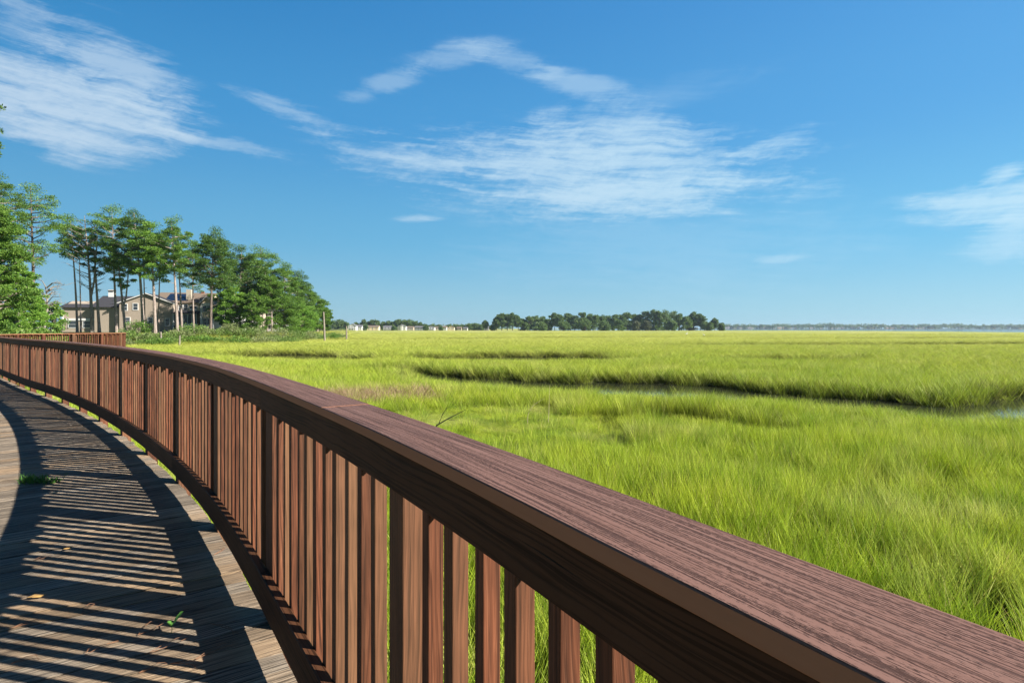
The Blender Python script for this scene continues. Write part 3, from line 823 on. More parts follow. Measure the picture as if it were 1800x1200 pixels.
def bushy(name, base, h, spread, seed=1, leaf='shrub', clumps=30, per=60, size=.22, tr=.12, label='', group=None, cat='shrub', low=.0, flat=.8):
    rg = random.Random(seed); root = empty(name, base); tag(root, label, cat, group)
    tm = MB(); lm = MB()
    for k in range(3 if tr < .2 else 1):
        a_ = rg.uniform(0, 6.28); tm.tube([(0, 0, -.4), (math.cos(a_) * .15 * spread, math.sin(a_) * .15 * spread, h * .4), (math.cos(a_) * .3 * spread, math.sin(a_) * .3 * spread, h * .75)], [tr, tr * .7, tr * .25], 6)
    for k in range(clumps):
        g = low + (1 - low) * rg.random() ** .8; a_ = rg.uniform(0, 6.283)
        rr = spread * math.sqrt(max(.05, 1 - ((g - .35) / .70) ** 2)) * rg.uniform(.25, .95)
        c = Vector((math.cos(a_) * rr, math.sin(a_) * rr, g * h * .9 + .1))
        if k % 3 == 0: tm.tube([(0, 0, h * .2 * g), c * .6, c], [tr * .5, tr * .3, .01], 4)
        leafball(lm, c, spread * rg.uniform(.18, .34), per, size, rg, flat)
    tm.build('trunk', M['bark_dark'], root, smooth=True); lm.build('crown', M[leaf], root)
    return root
def tree_at(x_base, y_base, Y, y_top): 
    b = px(x_base, y_base, Y); h = (y_base - y_top) * Y / 1000
    return b, h
G1 = 'tall pines in front of the tan house'
def P(xb, yb, Y, yt, xtop, wpx, cb, seed, leaf, label, **k):
    if 'per' in k: k['per'] = int(k['per'] * 1.8)
    if 'size' in k: k['size'] *= .66
    b, h = tree_at(xb, yb, Y, yt); b.z = ground(b.x, b.y) - .1; h = (EYE - (yt - 577) * Y / 1000) - b.z
    kw = dict(group=G1); kw.update(k)
    return pine('pine_tree', b, h, wpx * Y / 1000 / 2 * 1.10, cb, ((xtop - xb) * Y / 1000, 0), seed, leaf, label=label, **kw)
GL = 'trees at the left edge behind the boardwalk'
P(-12, 600, 48, 345, -10, 98, .04, 101, 'pine_mid', 'green young pine at the left photo edge, leafy down to the railing', clumps=95, per=85, size=.24, group=GL, cl_r=.85)
P(32, 600, 56, 455, 32, 62, .02, 102, 'pine_light', 'low light green pine just right of the leafy young pine at the left edge', clumps=60, per=80, size=.24, group=GL)
P(-86, 600, 40, 60, -76, 100, .45, 103, 'pine_dark', 'tall dark pine mostly beyond the left photo edge, only branch tips showing high up', clumps=40, per=60, size=.26, group=GL)
P(-20, 598, 70, 285, -15, 100, .62, 113, 'pine_dark', 'dark pine with flat branch tips reaching in above the leafy young pine', clumps=26, per=60, size=.26, group=GL)
P(57, 594, 78, 315, 55, 98, .50, 104, 'pine_mid', 'open crowned tall pine with dark trunk rising above the leafy young pine', clumps=34, per=52, size=.28, bk='bark_dark', group=GL, cl_r=.8)
P(58, 596, 66, 505, 58, 46, .03, 114, 'pine_light', 'small round yellow-green pine low behind the railing at the left', clumps=44, per=70, size=.26, group=GL)
P(136, 583, 118, 372, 124, 62, .66, 105, 'pine_mid', 'slender pine with dark bare trunk, leftmost in front of the garage wing', clumps=26, per=50, tr=.24, bk='bark')
P(142, 583, 122, 392, 138, 40, .74, 115, 'pine_dark', 'very thin pine close behind the leftmost slender pine', clumps=14, per=50, tr=.16, bk='bark')
P(162, 584, 116, 368, 149, 56, .36, 106, 'pine_mid', 'bare grey dying pine with branching pale limbs among the green pines', dead=True, clumps=46, tr=.34, bk='bark_dead', fork=True)
P(175, 584, 117, 392, 162, 46, .55, 107, 'pine_dark', 'half bare leaning pine right behind the grey dying pine', clumps=16, per=36, tr=.30, bk='bark')
P(205, 585, 118, 358, 196, 74, .50, 108, 'pine_mid', 'round topped pine right of the grey dying pine, straight trunk before dark roof', clumps=44, per=62, tr=.28)
P(221, 585, 116, 425, 204, 46, .52, 109, 'pine_mid', 'forked leaning pine with bare lower limbs in front of the dark roof', clumps=18, per=50, tr=.30, fork=True)
P(252, 588, 114, 362, 236, 68, .50, 110, 'pine_dark', 'dark topped pine leaning left in front of the upstairs windows of the tan house', clumps=40, per=62, tr=.34)
P(254, 583, 126, 405, 251, 40, .66, 116, 'pine_mid', 'thin pine hidden behind the dark topped pine by the gable', clumps=16, per=50, tr=.2)
P(273, 589, 113, 388, 264, 72, .50, 111, 'pine_light', 'light green spreading pine with side limb before the gable of the tan house', clumps=38, per=60, tr=.33)
P(279, 580, 128, 410, 283, 44, .64, 117, 'pine_mid', 'thin pine with reddish trunk just right of the spreading light pine', clumps=16, per=50, tr=.2)
P(312, 588, 113, 378, 301, 66, .54, 112, 'pine_mid', 'pine with tall clear trunk before the corner of the tan house', clumps=36, per=56, tr=.30)
P(320, 576, 124, 420, 312, 34, .70, 118, 'pine_mid', 'slim pine in front of the pale chimney', clumps=14, per=46, tr=.24)
P(370, 580, 124, 398, 376, 76, .47, 120, 'pine_dark', 'broad dark pine hiding the right side of the tan house', clumps=60, per=70, tr=.32, bk='bark_dark')
P(341, 576, 132, 425, 338, 54, .52, 121, 'pine_mid', 'narrow green pine between the clear trunked pine and the broad dark pine', clumps=24, per=56, tr=.22)
G2 = 'dense pines running along the marsh edge right of the tan house'
for i, (xb, yb, Y, yt, xt, wp, cb, lf, lab) in enumerate([
    (398, 584, 140, 470, 400, 50, .10, 'pine_mid', 'lower green pine filling in right of the broad dark pine'),
    (422, 584, 142, 432, 424, 62, .34, 'pine_dark', 'first tall pine of the dense stand, level topped, right of the broad dark pine'),
    (440, 584, 150, 450, 440, 56, .18, 'pine_mid', 'pine between the two tallest tops of the dense stand'),
    (463, 585, 148, 430, 458, 72, .34, 'pine_mid', 'tallest pine of the dense stand, rounded grey green top'),
    (470, 586, 140, 470, 466, 50, .42, 'pine_dark', 'pine with two pale trunks showing at the front of the dense stand'),
    (478, 586, 138, 485, 476, 44, .50, 'pine_mid', 'front pine of the dense stand with a long pale bare trunk'),
    (502, 586, 152, 462, 500, 60, .10, 'pine_mid', 'bushy pine on the slope of the stand just right of the pale trunk'),
    (414, 584, 136, 505, 412, 56, .04, 'pine_light', 'low bushy pine in front of the half hidden pale house'),
    (524, 587, 160, 476, 522, 52, .06, 'pine_dark', 'dark pointed pine on the descending right side of the stand'),
    (500, 587, 142, 520, 498, 60, .03, 'pine_mid', 'low leafy pine at the foot of the stand behind the shrubs'),
    (540, 588, 172, 502, 541, 46, .05, 'pine_mid', 'green pine second from the right end of the stand'),
    (558, 588, 180, 520, 560, 42, .04, 'pine_mid', 'rounded pine at the right end of the stand above the grey pole'),
    (528, 588, 150, 535, 527, 52, .03, 'pine_light', 'small light green pine low near the right end of the stand'),
    (447, 585, 134, 510, 447, 44, .05, 'pine_mid', 'mid green low pine left of the pale bare trunks'),
    (572, 588, 190, 540, 573, 22, .03, 'pine_dark', 'last small tree of the stand, right of the grey pole')]):
    P(xb, yb, Y, yt, xt, wp, cb, 200 + i, lf, lab, group=G2, clumps=52 if cb < .3 else 44, per=72, size=.38, tr=.26)
# bare pale tree at the left
root = empty('bare_tree', (px(76, 583, 88).x, 88, ground(px(76, 583, 88).x, 88))); tag(root, 'leafless pale grey tree with curved limbs between the light pines and the garage wing', 'bare tree')
mb = MB(); rg = random.Random(5)
h = EYE - (500 - 577) * .088 - root.location.z
mb.tube([(0, 0, -.4), (.2, 0, h * .3), (.6, 0, h * .5), (.5, .1, h * .75), (.1, .2, h * .98)], [.24, .2, .16, .1, .03], 7)
for k in range(26):
    z0 = h * rg.uniform(.35, .95); a_ = rg.uniform(0, 6.28); L = rg.uniform(1.0, 4.2)
    d = Vector((math.cos(a_), math.sin(a_) * .6, 0)); s0 = Vector((.45, .05, z0))
    q1 = s0 + d * L * .4 + Vector((0, 0, L * .28)); q2 = s0 + d * L + Vector((0, 0, L * rg.uniform(.1, .4)))
    mb.tube([s0, q1, q2], [.085, .055, .018], 5)
    for _ in range(3):
        c = q1.lerp(q2, rg.random()); e = c + Vector((rg.uniform(-1, 1), rg.uniform(-.6, .6), rg.uniform(-.2, .9)))
        mb.tube([c, c.lerp(e, .5) + Vector((0, 0, .1)), e], [.03, .02, .008], 4)
mb.build('trunk', M['bark_dead'], root, smooth=True)
bushy('leafy_tree', (px(94, 583, 104).x, 104, ground(px(94, 583, 104).x, 104)), 6.4, 2.4, 77, 'pine_mid', 44, 60, .3, .25, 'round leafy tree just right of the bare pale tree', None, 'tree')
bushy('leafy_tree', (px(110, 583, 150).x, 155, ground(px(110, 583, 150).x, 155)), 8.0, 3.4, 78, 'pine_dark', 40, 60, .3, .25, 'dark leafy tree behind the left end of the garage wing', None, 'tree')
# shrubs along the marsh edge
shrub_lab = [
    (205, 100, 3.0, 2.4, 's', 'round green shrub just past the far end of the railing'),
    (228, 102, 3.4, 2.8, 's', 'green shrub below the forked leaning pine'),
    (240, 112, 4.2, 2.6, 'd', 'taller dark shrub below the upstairs windows'),
    (262, 103, 2.6, 2.6, 'p', 'pale shrub between the dark topped and spreading pine trunks'),
    (290, 104, 3.6, 3.4, 's', 'wide green shrub right of the spreading pine trunk'),
    (318, 106, 2.4, 2.6, 'p', 'low pale shrub beside the clear trunk of the corner pine'),
    (338, 110, 3.2, 3.2, 's', 'shrub in front of the sunroom'),
    (362, 112, 3.0, 3.0, 'p', 'pale green shrub in front of the cream gable'),
    (386, 114, 2.8, 3.2, 's', 'green shrub in front of the broad dark pine'),
    (404, 116, 3.4, 3.0, 'p', 'pale fluffy shrub below the low bushy pine'),
    (428, 118, 2.8, 3.2, 's', 'green shrub below the first tall pine of the stand'),
    (448, 120, 3.6, 3.4, 'p', 'pale shrub left of the bare pale trunks'),
    (474, 122, 2.4, 3.2, 's', 'low green shrub at the foot of the bare pale trunks'),
    (494, 125, 4.2, 3.4, 'p', 'light shrub right of the bare pale trunks'),
    (518, 130, 3.6, 3.6, 's', 'green shrub below the dark pointed pine'),
    (540, 138, 3.4, 3.6, 'p', 'pale shrub left of the grey pole'),
    (558, 146, 3.6, 3.4, 's', 'shrub just left of the grey pole'),
    (584, 158, 2.0, 3.4, 'd', 'low dark shrub right of the grey pole'),
    (600, 168, 1.5, 3.2, 'p', 'very low scrub at the tip of the shrub line'),
    (216, 96, 1.6, 2.2, 'p', 'low pale shrub in front of the round green shrub'),
    (250, 98, 1.5, 2.6, 's', 'low shrub at the grass edge below the leaning dark topped pine'),
    (276, 99, 1.5, 2.6, 'd', 'low dark shrub at the grass edge below the spreading pine'),
    (304, 101, 1.4, 2.6, 's', 'low shrub at the grass edge below the corner pine'),
    (350, 104, 1.5, 3.2, 'd', 'low dark shrub at the grass edge before the sunroom'),
    (376, 107, 1.5, 3.0, 's', 'low shrub at the grass edge before the cream gable'),
    (416, 110, 1.4, 3.2, 'd', 'low dark shrub at the grass edge below the first tall pine'),
    (462, 114, 1.4, 3.4, 'p', 'low pale shrub at the grass edge before the bare pale trunks'),
    (508, 120, 1.5, 3.4, 's', 'low shrub at the grass edge below the dark pointed pine'),
    (70, 66, 2.2, 3.0, 's', 'green shrub behind the railing below the bare pale tree'),
    (105, 76, 2.6, 3.0, 's', 'shrub behind the railing left of the garage wing'),
    (30, 55, 2.2, 3.0, 's', 'bright shrub behind the railing under the light pines'),
    (150, 88, 1.8, 3.0, 'd', 'low dark shrub behind the railing below the slender pines'),
    (185, 92, 1.8, 3.0, 's', 'low shrub at the right end of the far railing'),
]
for i, (xp, Y, h, r_, kd, lab) in enumerate(shrub_lab):
    x = (xp - 900) * Y / 1000; z = max(ground(x, Y), -1.7)
    bushy('shrub', (x, Y, z), h * (.42 + .2 * ((i * 7) % 4) / 2), r_, 300 + i, {'s': 'shrub', 'd': 'pine_mid', 'p': 'shrub_dry'}[kd], 30, 75, .19, .06, lab, 'shrubs along the marsh edge', 'shrub')

# ------------------------------------------------------------------ houses
def part(name, mat_, parent, boxes, polys=()):
    mb = MB(); mb.cur = .5
    for b in boxes: mb.box(*b)
    for p in polys: mb.poly(p)
    return mb.build(name, mat_, parent)
def window(parent, x, y, z, wd, h, d=.06, side='y', bars=True):
    """front (or side) window: frame part with pane sub-part. x,y,z = centre on the wall face"""
    if side == 'y':
        fr = [(x - wd / 2, y, z, .14, d * 2, h + .14), (x + wd / 2, y, z, .14, d * 2, h + .14), (x, y, z + h / 2, wd - .14, d * 2, .14), (x, y, z - h / 2, wd - .14, d * 2, .14)]
        if bars: fr.append((x, y, z, wd - .14, d * 1.6, .06))
        pn = [(x, y, z, wd - .16, d, h - .16)]
    else:
        fr = [(x, y - wd / 2, z, d * 2, .14, h + .14), (x, y + wd / 2, z, d * 2, .14, h + .14), (x, y, z + h / 2, d * 2, wd - .14, .14), (x, y, z - h / 2, d * 2, wd - .14, .14)]
        if bars: fr.append((x, y, z, d * 1.6, wd - .14, .06))
        pn = [(x, y, z, d, wd - .16, h - .16)]
    f = part('window', M['white'], parent, fr); part('pane', M['glass'], f, pn); return f
def gable_roof(parent, x0, x1, y0, y1, ze, zr, m_, axis='x', over=.4, th=.16):
    """pitched roof of two thick slabs, ridge along axis"""
    mb = MB(); mb.cur = .5
    if axis == 'x':
        ym = (y0 + y1) / 2; k = (zr - ze) / (ym - y0)
        for ya, yb in ((y0 - over, ym), (y1 + over, ym)):
            za = ze - k * over
            c = [(x0 - over, ya, za), (x1 + over, ya, za), (x1 + over, yb, zr), (x0 - over, yb, zr)]
            mb.hexa([Vector(p) for p in c] + [Vector(p) + Vector((0, 0, th)) for p in c])
    else:
        xm = (x0 + x1) / 2; k = (zr - ze) / (xm - x0)
        for xa, xb in ((x0 - over, xm), (x1 + over, xm)):
            za = ze - k * over
            c = [(xa, y0 - over, za), (xa, y1 + over, za), (xb, y1 + over, zr), (xb, y0 - over, zr)]
            mb.hexa([Vector(p) for p in c] + [Vector(p) + Vector((0, 0, th)) for p in c])
    return mb.build('roof', m_, parent)
def gable_wall(mb, x0, x1, y, ze, zr, axis='x'):
    pass
def block(mb, x0, x1, y0, y1, z0, z1, zr=None, axis='x'):
    """walls as one closed solid, with gable ends when zr is given"""
    if zr is None: mb.box((x0 + x1) / 2, (y0 + y1) / 2, (z0 + z1) / 2, x1 - x0, y1 - y0, z1 - z0); return
    if axis == 'x':
        ym = (y0 + y1) / 2
        A = [(x0, y0, z0), (x0, y1, z0), (x0, y1, z1), (x0, ym, zr), (x0, y0, z1)]; B = [(x1,) + p[1:] for p in A]
    else:
        xm = (x0 + x1) / 2
        A = [(x0, y0, z0), (x1, y0, z0), (x1, y0, z1), (xm, y0, zr), (x0, y0, z1)]; B = [(p[0], y1, p[2]) for p in A]
    mb.poly(A); mb.poly(list(reversed(B)))
    for i in range(5):
        j = (i + 1) % 5; mb.poly([A[i], B[i], B[j], A[j]])
HY = 146.0
def hx(x): return (x - 900) * HY / 1000
def hz(y): return EYE - (y - 577) * HY / 1000
hb = Vector((hx(245), HY, ground(hx(245), HY)))
house = empty('house', hb, R(14)); tag(house, 'tan two storey house with white framed windows, solar panels and cream gable behind the pines', 'house')
def X(x): return hx(x) - hb.x
def Z(y): return hz(y) - hb.z
mb = MB(); block(mb, X(214), X(298), 0, 14, -1, Z(531), Z(516), 'y'); mb.build('wall', M['tan'], house)
gable_roof(house, X(214), X(298), 0, 14, Z(531), Z(516), M['shingle'], 'y', .5)
part('fascia', M['white'], house, [], [[(X(214) - .55, -.53, Z(531) - .52), (X(256), -.53, Z(516) - .02), (X(256), -.53, Z(516) + .2), (X(214) - .55, -.53, Z(531) - .26)], [(X(256), -.53, Z(516) - .02), (X(298) + .55, -.53, Z(531) - .52), (X(298) + .55, -.53, Z(531) - .26), (X(256), -.53, Z(516) + .2)]])
for xx, yy, ww, hh_ in ((222.5, 540, 1.15, 1.7), (239, 539, 1.15, 1.7), (227, 563, 1.1, 1.5), (262, 563, 1.1, 1.5), (289, 566, 1.0, 1.9)): window(house, X(xx), -.04, Z(yy), ww, hh_)
# garage wing
mb = MB(); block(mb, X(119), X(199), 3, 13, -1, Z(540), Z(528), 'x'); mb.build('garage_wing', M['tan'], house)
gable_roof(house, X(119), X(199), 3, 13, Z(540), Z(530), M['shingle'], 'x', .5)
part('garage_trim', M['white'], house, [(X(120), 2.95, Z(559), .35, .2, Z(540) - Z(577)), (X(158), 2.93, Z(561.5), X(187) - X(122), .3, .5), (X(198), 2.95, Z(559), .35, .2, Z(540) - Z(577))])
for k in range(3): window(house, X(135 + 22 * k), 2.96, Z(570), 2.0, 1.7)
mb = MB(); block(mb, X(172), X(232), 1.5, 15, -1, Z(539), Z(519), 'x'); mb.build('wall', M['tan'], house)
gable_roof(house, X(170), X(232), 1.5, 15, Z(539), Z(519), M['shingle'], 'x', .5)
cu = part('cupola', M['white'], house, [(X(181), 8.2, Z(513.5), 1.25, 1.25, 1.9)])
mb = MB(); c0 = Vector((X(181), 8.2, Z(506))); r0 = [Vector((X(181) + a * .95, 8.2 + b * .95, Z(508.5))) for a, b in ((-1, -1), (1, -1), (1, 1), (-1, 1))]
for i in range(4): mb.poly([r0[i], r0[(i + 1) % 4], c0])
mb.poly(r0); mb.build('cupola_roof', M['shingle_brown'], cu)
# centre section with solar roof, chimneys, sunroom
mb = MB(); block(mb, X(262), X(352), 2.5, 15, -1, Z(530), Z(511), 'x'); mb.build('wall', M['cream'], house)
gable_roof(house, X(262), X(352), 2.5, 15, Z(530), Z(511), M['shingle_brown'], 'x', .4)
k_ = (Z(511) - Z(530)) / 6.25
def onroof(x, y): return (x, y, Z(530) + (y - 2.5) * k_ + .2)
sp_ = MB()
for i in range(5):
    xa = X(278) + i * 1.12
    for j in range(2):
        ya = 3.2 + j * 2.3
        c = [onroof(xa, ya), onroof(xa + 1.06, ya), onroof(xa + 1.06, ya + 2.2), onroof(xa, ya + 2.2)]
        sp_.hexa([Vector(p) for p in c] + [Vector(p) + Vector((0, 0, .06)) for p in c])
sp_.build('solar_panels', M['solar'], house)
part('chimney', M['brick'], house, [(X(316), 4.2, Z(518), 1.15, 1.1, Z(506) - Z(530))])
part('chimney', M['red_brick'], house, [(X(331), 8.6, Z(514), .7, .7, 1.6), (X(331), 8.6, Z(514) + .85, .9, .9, .12)])
window(house, X(306), 2.46, Z(539), 1.2, 1.6); window(house, X(313), 2.46, Z(539), 1.2, 1.6)
f = part('window', M['white'], house, [(X(326), 2.46, Z(545), 1.7, .12, 1.2)]); mb = MB()
arc_ = [(X(326) + 1.15 * math.cos(math.pi * i / 12), 2.40, Z(541) + 1.15 * math.sin(math.pi * i / 12)) for i in range(13)]
mb.poly(list(reversed(arc_))); mb.build('arch_trim', M['white'], f)
arc2 = [(X(326) + .85 * math.cos(math.pi * i / 12), 2.36, Z(541) + .85 * math.sin(math.pi * i / 12)) for i in range(13)]
mb = MB(); mb.poly(list(reversed(arc2))); mb.build('pane', M['glass'], f)
sr = [(X(x), -.2, Z(565), .22, .22, Z(551) - Z(580)) for x in (299, 307, 315, 322, 329, 336)] + [(X(317), -.2, Z(551), X(338) - X(298), .26, .35), (X(325), -.2, Z(574), X(338) - X(312), .2, 1.6)]
sn = part('sunroom', M['white'], house, sr)
part('pane', M['glass'], sn, [(X(317), -.05, Z(562), X(337) - X(299), .06, 3.0)])
part('sunroom_roof', M['shingle'], house, [], [[(X(296), -.8, Z(550)), (X(341), -.8, Z(550)), (X(338), 2.48, Z(545)), (X(299), 2.48, Z(545))], [(X(296), -.8, Z(551)), (X(299), 2.48, Z(546)), (X(338), 2.48, Z(546)), (X(341), -.8, Z(551))], [(X(296), -.8, Z(551)), (X(341), -.8, Z(551)), (X(341), -.8, Z(550)), (X(296), -.8, Z(550))]])
# right cream gable
mb = MB(); block(mb, X(347), X(366), -2, 9, -1, Z(533), Z(521), 'y'); mb.build('gable_wing', M['cream'], house)
gable_roof(house, X(347), X(366), -2, 9, Z(533), Z(521), M['shingle_brown'], 'y', .4)
part('corner_trim', M['white'], house, [(X(347.4), -2.06, Z(556), .5, .2, Z(533) - Z(580)), (X(365.6), -2.06, Z(556), .5, .2, Z(533) - Z(580)), (X(356.5), -2.06, Z(534), X(364) - X(349), .18, .6), (X(356.5), -2.06, Z(575), X(364) - X(349), .18, 1.2)],
     [[(X(347) - .45, -2.45, Z(534.2)), (X(356.5), -2.45, Z(521.5)), (X(356.5), -2.45, Z(519.4)), (X(347) - .45, -2.45, Z(531.8))], [(X(356.5), -2.45, Z(521.5)), (X(366) + .45, -2.45, Z(534.2)), (X(366) + .45, -2.45, Z(531.8)), (X(356.5), -2.45, Z(519.4))]])
for xx in (353, 360):
    for yy in (542, 565): window(house, X(xx), -2.05, Z(yy), .95, 1.6)
def simple_house(base, wd, dp, hw, hr, wall, roof, label, axis='x', group=None, wins=(3, 2), name='house', dormers=0, chimney=False, porch=False, ww=.9, wh=1.3, tower=False):
    r_ = empty(name, base); tag(r_, label, 'house', group)
    mb = MB(); mb.cur = .5; block(mb, -wd / 2, wd / 2, 0, dp, -1.2, hw, hw + hr, axis); mb.build('wall', wall, r_)
    gable_roof(r_, -wd / 2, wd / 2, 0, dp, hw, hw + hr, roof, axis, .45, .2)
    for i in range(wins[0]):
        for j in range(wins[1]):
            window(r_, (-.5 + (i + .5) / wins[0]) * wd * .92, -.05, hw * (j + .55) / wins[1], ww, wh, bars=False)
    if chimney: part('chimney', M['brick'], r_, [(wd * .22, dp * .4, hw + hr * .9, 1.0, 1.0, 2.2)])
    if porch:
        pp = part('porch', M['white'], r_, [(x_ * wd, -1.9, hw * .24, .25, .25, hw * .5) for x_ in (-.45, -.22, 0, .22, .45)] + [(0, -1.0, hw * .51, wd * .96, 2.0, .25), (0, -1.0, .1, wd * .96, 1.9, .3)])
    if tower:
        tw = part('tower', M['white_siding'], r_, [(0, -.6, hw * .6, wd * .2, 1.4, hw * 1.5)])
        mb = MB(); zt = hw * 1.35; a_ = wd * .14
        q = [Vector((sx * a_, -.6 + sy * 1.2, zt)) for sx, sy in ((-1, -1), (1, -1), (1, 1), (-1, 1))]; top_ = Vector((0, -.6, zt + 2))
        for i in range(4): mb.poly([q[i], q[(i + 1) % 4], top_])
        mb.poly(list(reversed(q))); mb.build('tower_roof', M['shingle_grey'], tw)
    return r_
# pale houses half hidden behind the stand of pines
for i, (xp, Y, wp, yt, wall, lab) in enumerate([
    (376, 165, 20, 530, 'grey_siding', 'grey house seen just right of the cream gable'),
    (402, 175, 26, 534, 'white_siding', 'pale house half hidden behind the low bushy pine'),
    (440, 185, 34, 536, 'tan', 'beige house glimpsed between trunks of the tallest pines'),
    (474, 190, 30, 545, 'white_siding', 'white house glimpsed behind the long pale bare trunk')]):
    x = (xp - 900) * Y / 1000; z = ground(x, Y); wd = wp * Y / 1000
    hw = (EYE - (yt - 577) * Y / 1000 - z)
    simple_house((x, Y, z), wd, 9, hw * .72, hw * .28, M[wall], M['shingle_grey'], lab, 'y' if i % 2 else 'x', 'houses glimpsed through the pines', porch=True, wins=(3, 2))
# pole, posts, stumps
def pole(xp, yb, yt, Y, r_, name, lab, cat, lean=0):
    x = (xp - 900) * Y / 1000; z = ground(x, Y); h = EYE - (yt - 577) * Y / 1000 - z
    mb = MB(); mb.tube([(0, 0, -.5), (lean * .5, 0, h * .5), (lean, 0, h)], [r_, r_ * .9, r_ * .72], 8)
    if name == 'pole': mb.tube([(lean * .9, 0, h * .9), (lean + .25, .0, h * .93)], [.05, .02], 5)
    o = mb.build(name, M['bark_dead'], smooth=False); o.location = (x, Y, z); tag(o, lab, cat)
pole(571, 592, 548, 128, .24, 'pole', 'tall bare grey wooden pole standing at the grass edge near the end of the trees', 'pole', -.3)
pole(609, 592, 573, 150, .24, 'post', 'short grey post standing in the marsh right of the tall grey pole', 'post')
pole(315, 606, 589, 95, .16, 'tree_stump', 'small grey snag in the grass in front of the corner pine', 'stump', .1)
pole(284, 598, 583, 100, .18, 'tree_stump', 'dark broken stump among the shrubs left of the small grey snag', 'stump', -.15)

# ------------------------------------------------------------------ far houses and trees on the left horizon
FH = [  # x, width px, top y, wall, roof, axis, kind, label
    (619, 15, 569, 'white_siding', 'shingle_grey', 'y', 'large white gabled house at the left end of the distant row'),
    (631, 11, 571, 'white_siding', 'shingle_grey', 'x', 'white wing with blue grey roof joined right of the large white gabled house'),
    (655, 23, 572, 'cream', 'shingle_brown', 'x', 'long cream house, second in the distant row'),
    (683, 21, 572.5, 'white_siding', 'shingle_grey', 'x', 'white house with grey roof, third in the distant row'),
    (706, 16, 570.5, 'white_siding', 'shingle_grey', 'y', 'white house with a little roof tower below the tallest distant trees'),
    (721, 12, 573.5, 'tan', 'shingle_brown', 'x', 'low tan house right of the house with the roof tower'),
    (736, 16, 573, 'grey_siding', 'shingle_grey', 'x', 'grey house right of the low tan house on the horizon'),
    (757, 15, 573, 'white_siding', 'shingle_grey', 'y', 'white house beside a dark round tree mid way along the distant row'),
    (768, 10, 574, 'cream', 'shingle_brown', 'x', 'small cream house right of the mid row white house'),
    (779, 13, 573, 'white_siding', 'shingle_brown', 'x', 'white house with brown roof, fourth from the right of the distant row'),
    (793, 12, 573, 'cream', 'shingle_brown', 'y', 'cream gabled house, third from the right of the distant row'),
    (807, 9, 574.5, 'tan', 'shingle_brown', 'x', 'small tan house, second from the right of the distant row'),
    (818, 8, 575, 'white_siding', 'shingle_grey', 'x', 'small white house at the right end of the distant row'),
    (855, 9, 574, 'grey_siding', 'shingle_grey', 'x', 'little grey house beside the left tip of the tree island')]
for i, (xp, wp, yt, wl, rf, ax, lab) in enumerate(FH):
    Y = 800 + 12 * (i % 3); x = (xp - 900) * Y / 1000; z = EYE - (580 - 577) * Y / 1000; hh_ = (580 - yt) * Y / 1000
    simple_house((x, Y, z), wp * Y / 1000 * .9, 10, hh_ * .66, hh_ * .34, M[wl], M[rf], lab, ax, 'distant houses left of the tree island', wins=(3, 2), tower=(i == 4), ww=1.4, wh=1.5, porch=i in (0, 3, 7))
def far_tree(xp, yb, yt, wpx, Y, seed, leaf, lab, group, trunky=False, per=34):
    x = (xp - 900) * Y / 1000; z = EYE - (yb - 577) * Y / 1000; h = (yb - yt) * Y / 1000
    if trunky: return pine('pine_tree', (x, Y, z), h, wpx * Y / 2000, .24, (0, 0), seed, leaf, label=lab, group=group, clumps=24, per=per, size=1.2, tr=.45, cl_r=1.15, bk='bark_dark')
    return bushy('leafy_tree', (x, Y, z), h, wpx * Y / 2000, seed, leaf, 44, int(per * 1.6), 1.3, .5, lab, group, 'tree', .0, .8)
rg = random.Random(99)
lt = [(588, 563, 16), (598, 561, 16), (607, 565, 14), (624, 566, 10), (640, 562, 10), (647, 565, 8), (654, 563, 9), (662, 562, 12), (674, 565, 10), (683, 563, 12), (692, 565, 12), (700, 561, 14), (710, 561, 14), (720, 562, 16), (730, 564, 12), (739, 567, 8), (748, 570, 10), (760, 571, 12), (771, 571, 10), (790, 571, 12), (800, 571, 12), (812, 571, 10), (826, 569, 14), (836, 569, 14), (846, 571, 12),
      (642, 571, 7), (692, 573, 6), (748, 572, 8), (775, 574, 6)]
near_ref = ['behind the gap at the end of the near pines', 'right of the short grey post', 'just left of the large white gabled house', 'behind the large white gabled house', 'left above the long cream house', 'left behind the long cream house', 'behind the middle of the long cream house', 'right behind the long cream house', 'left above the white third house', 'behind the white third house', 'right behind the white third house', 'left of the roof tower house top', 'directly above the roof tower house', 'above the low tan house', 'above the grey house', 'thin and open, right of the grey house', 'left of the mid row white house', 'behind the mid row white house', 'behind the small cream house', 'behind the white house with brown roof', 'behind the cream gabled house', 'behind the small tan house', 'left of the pair near the row\'s right end', 'in the clump between row and island', 'nearest the little grey house by the island', 'in front, between the white wing and long cream house', 'in front, between the third house and roof tower house', 'in front, left of the mid row white house', 'in front, right of the small cream house']
for i, (xp, yt, wp) in enumerate(lt):
    far_tree(xp, 580.3, yt, wp * 1.25, 840 if i < 25 else 790, 500 + i, 'far_leaf', 'distant dark green tree ' + near_ref[i], 'distant trees behind the row of houses', trunky=(i in (4, 6, 15)), per=26)
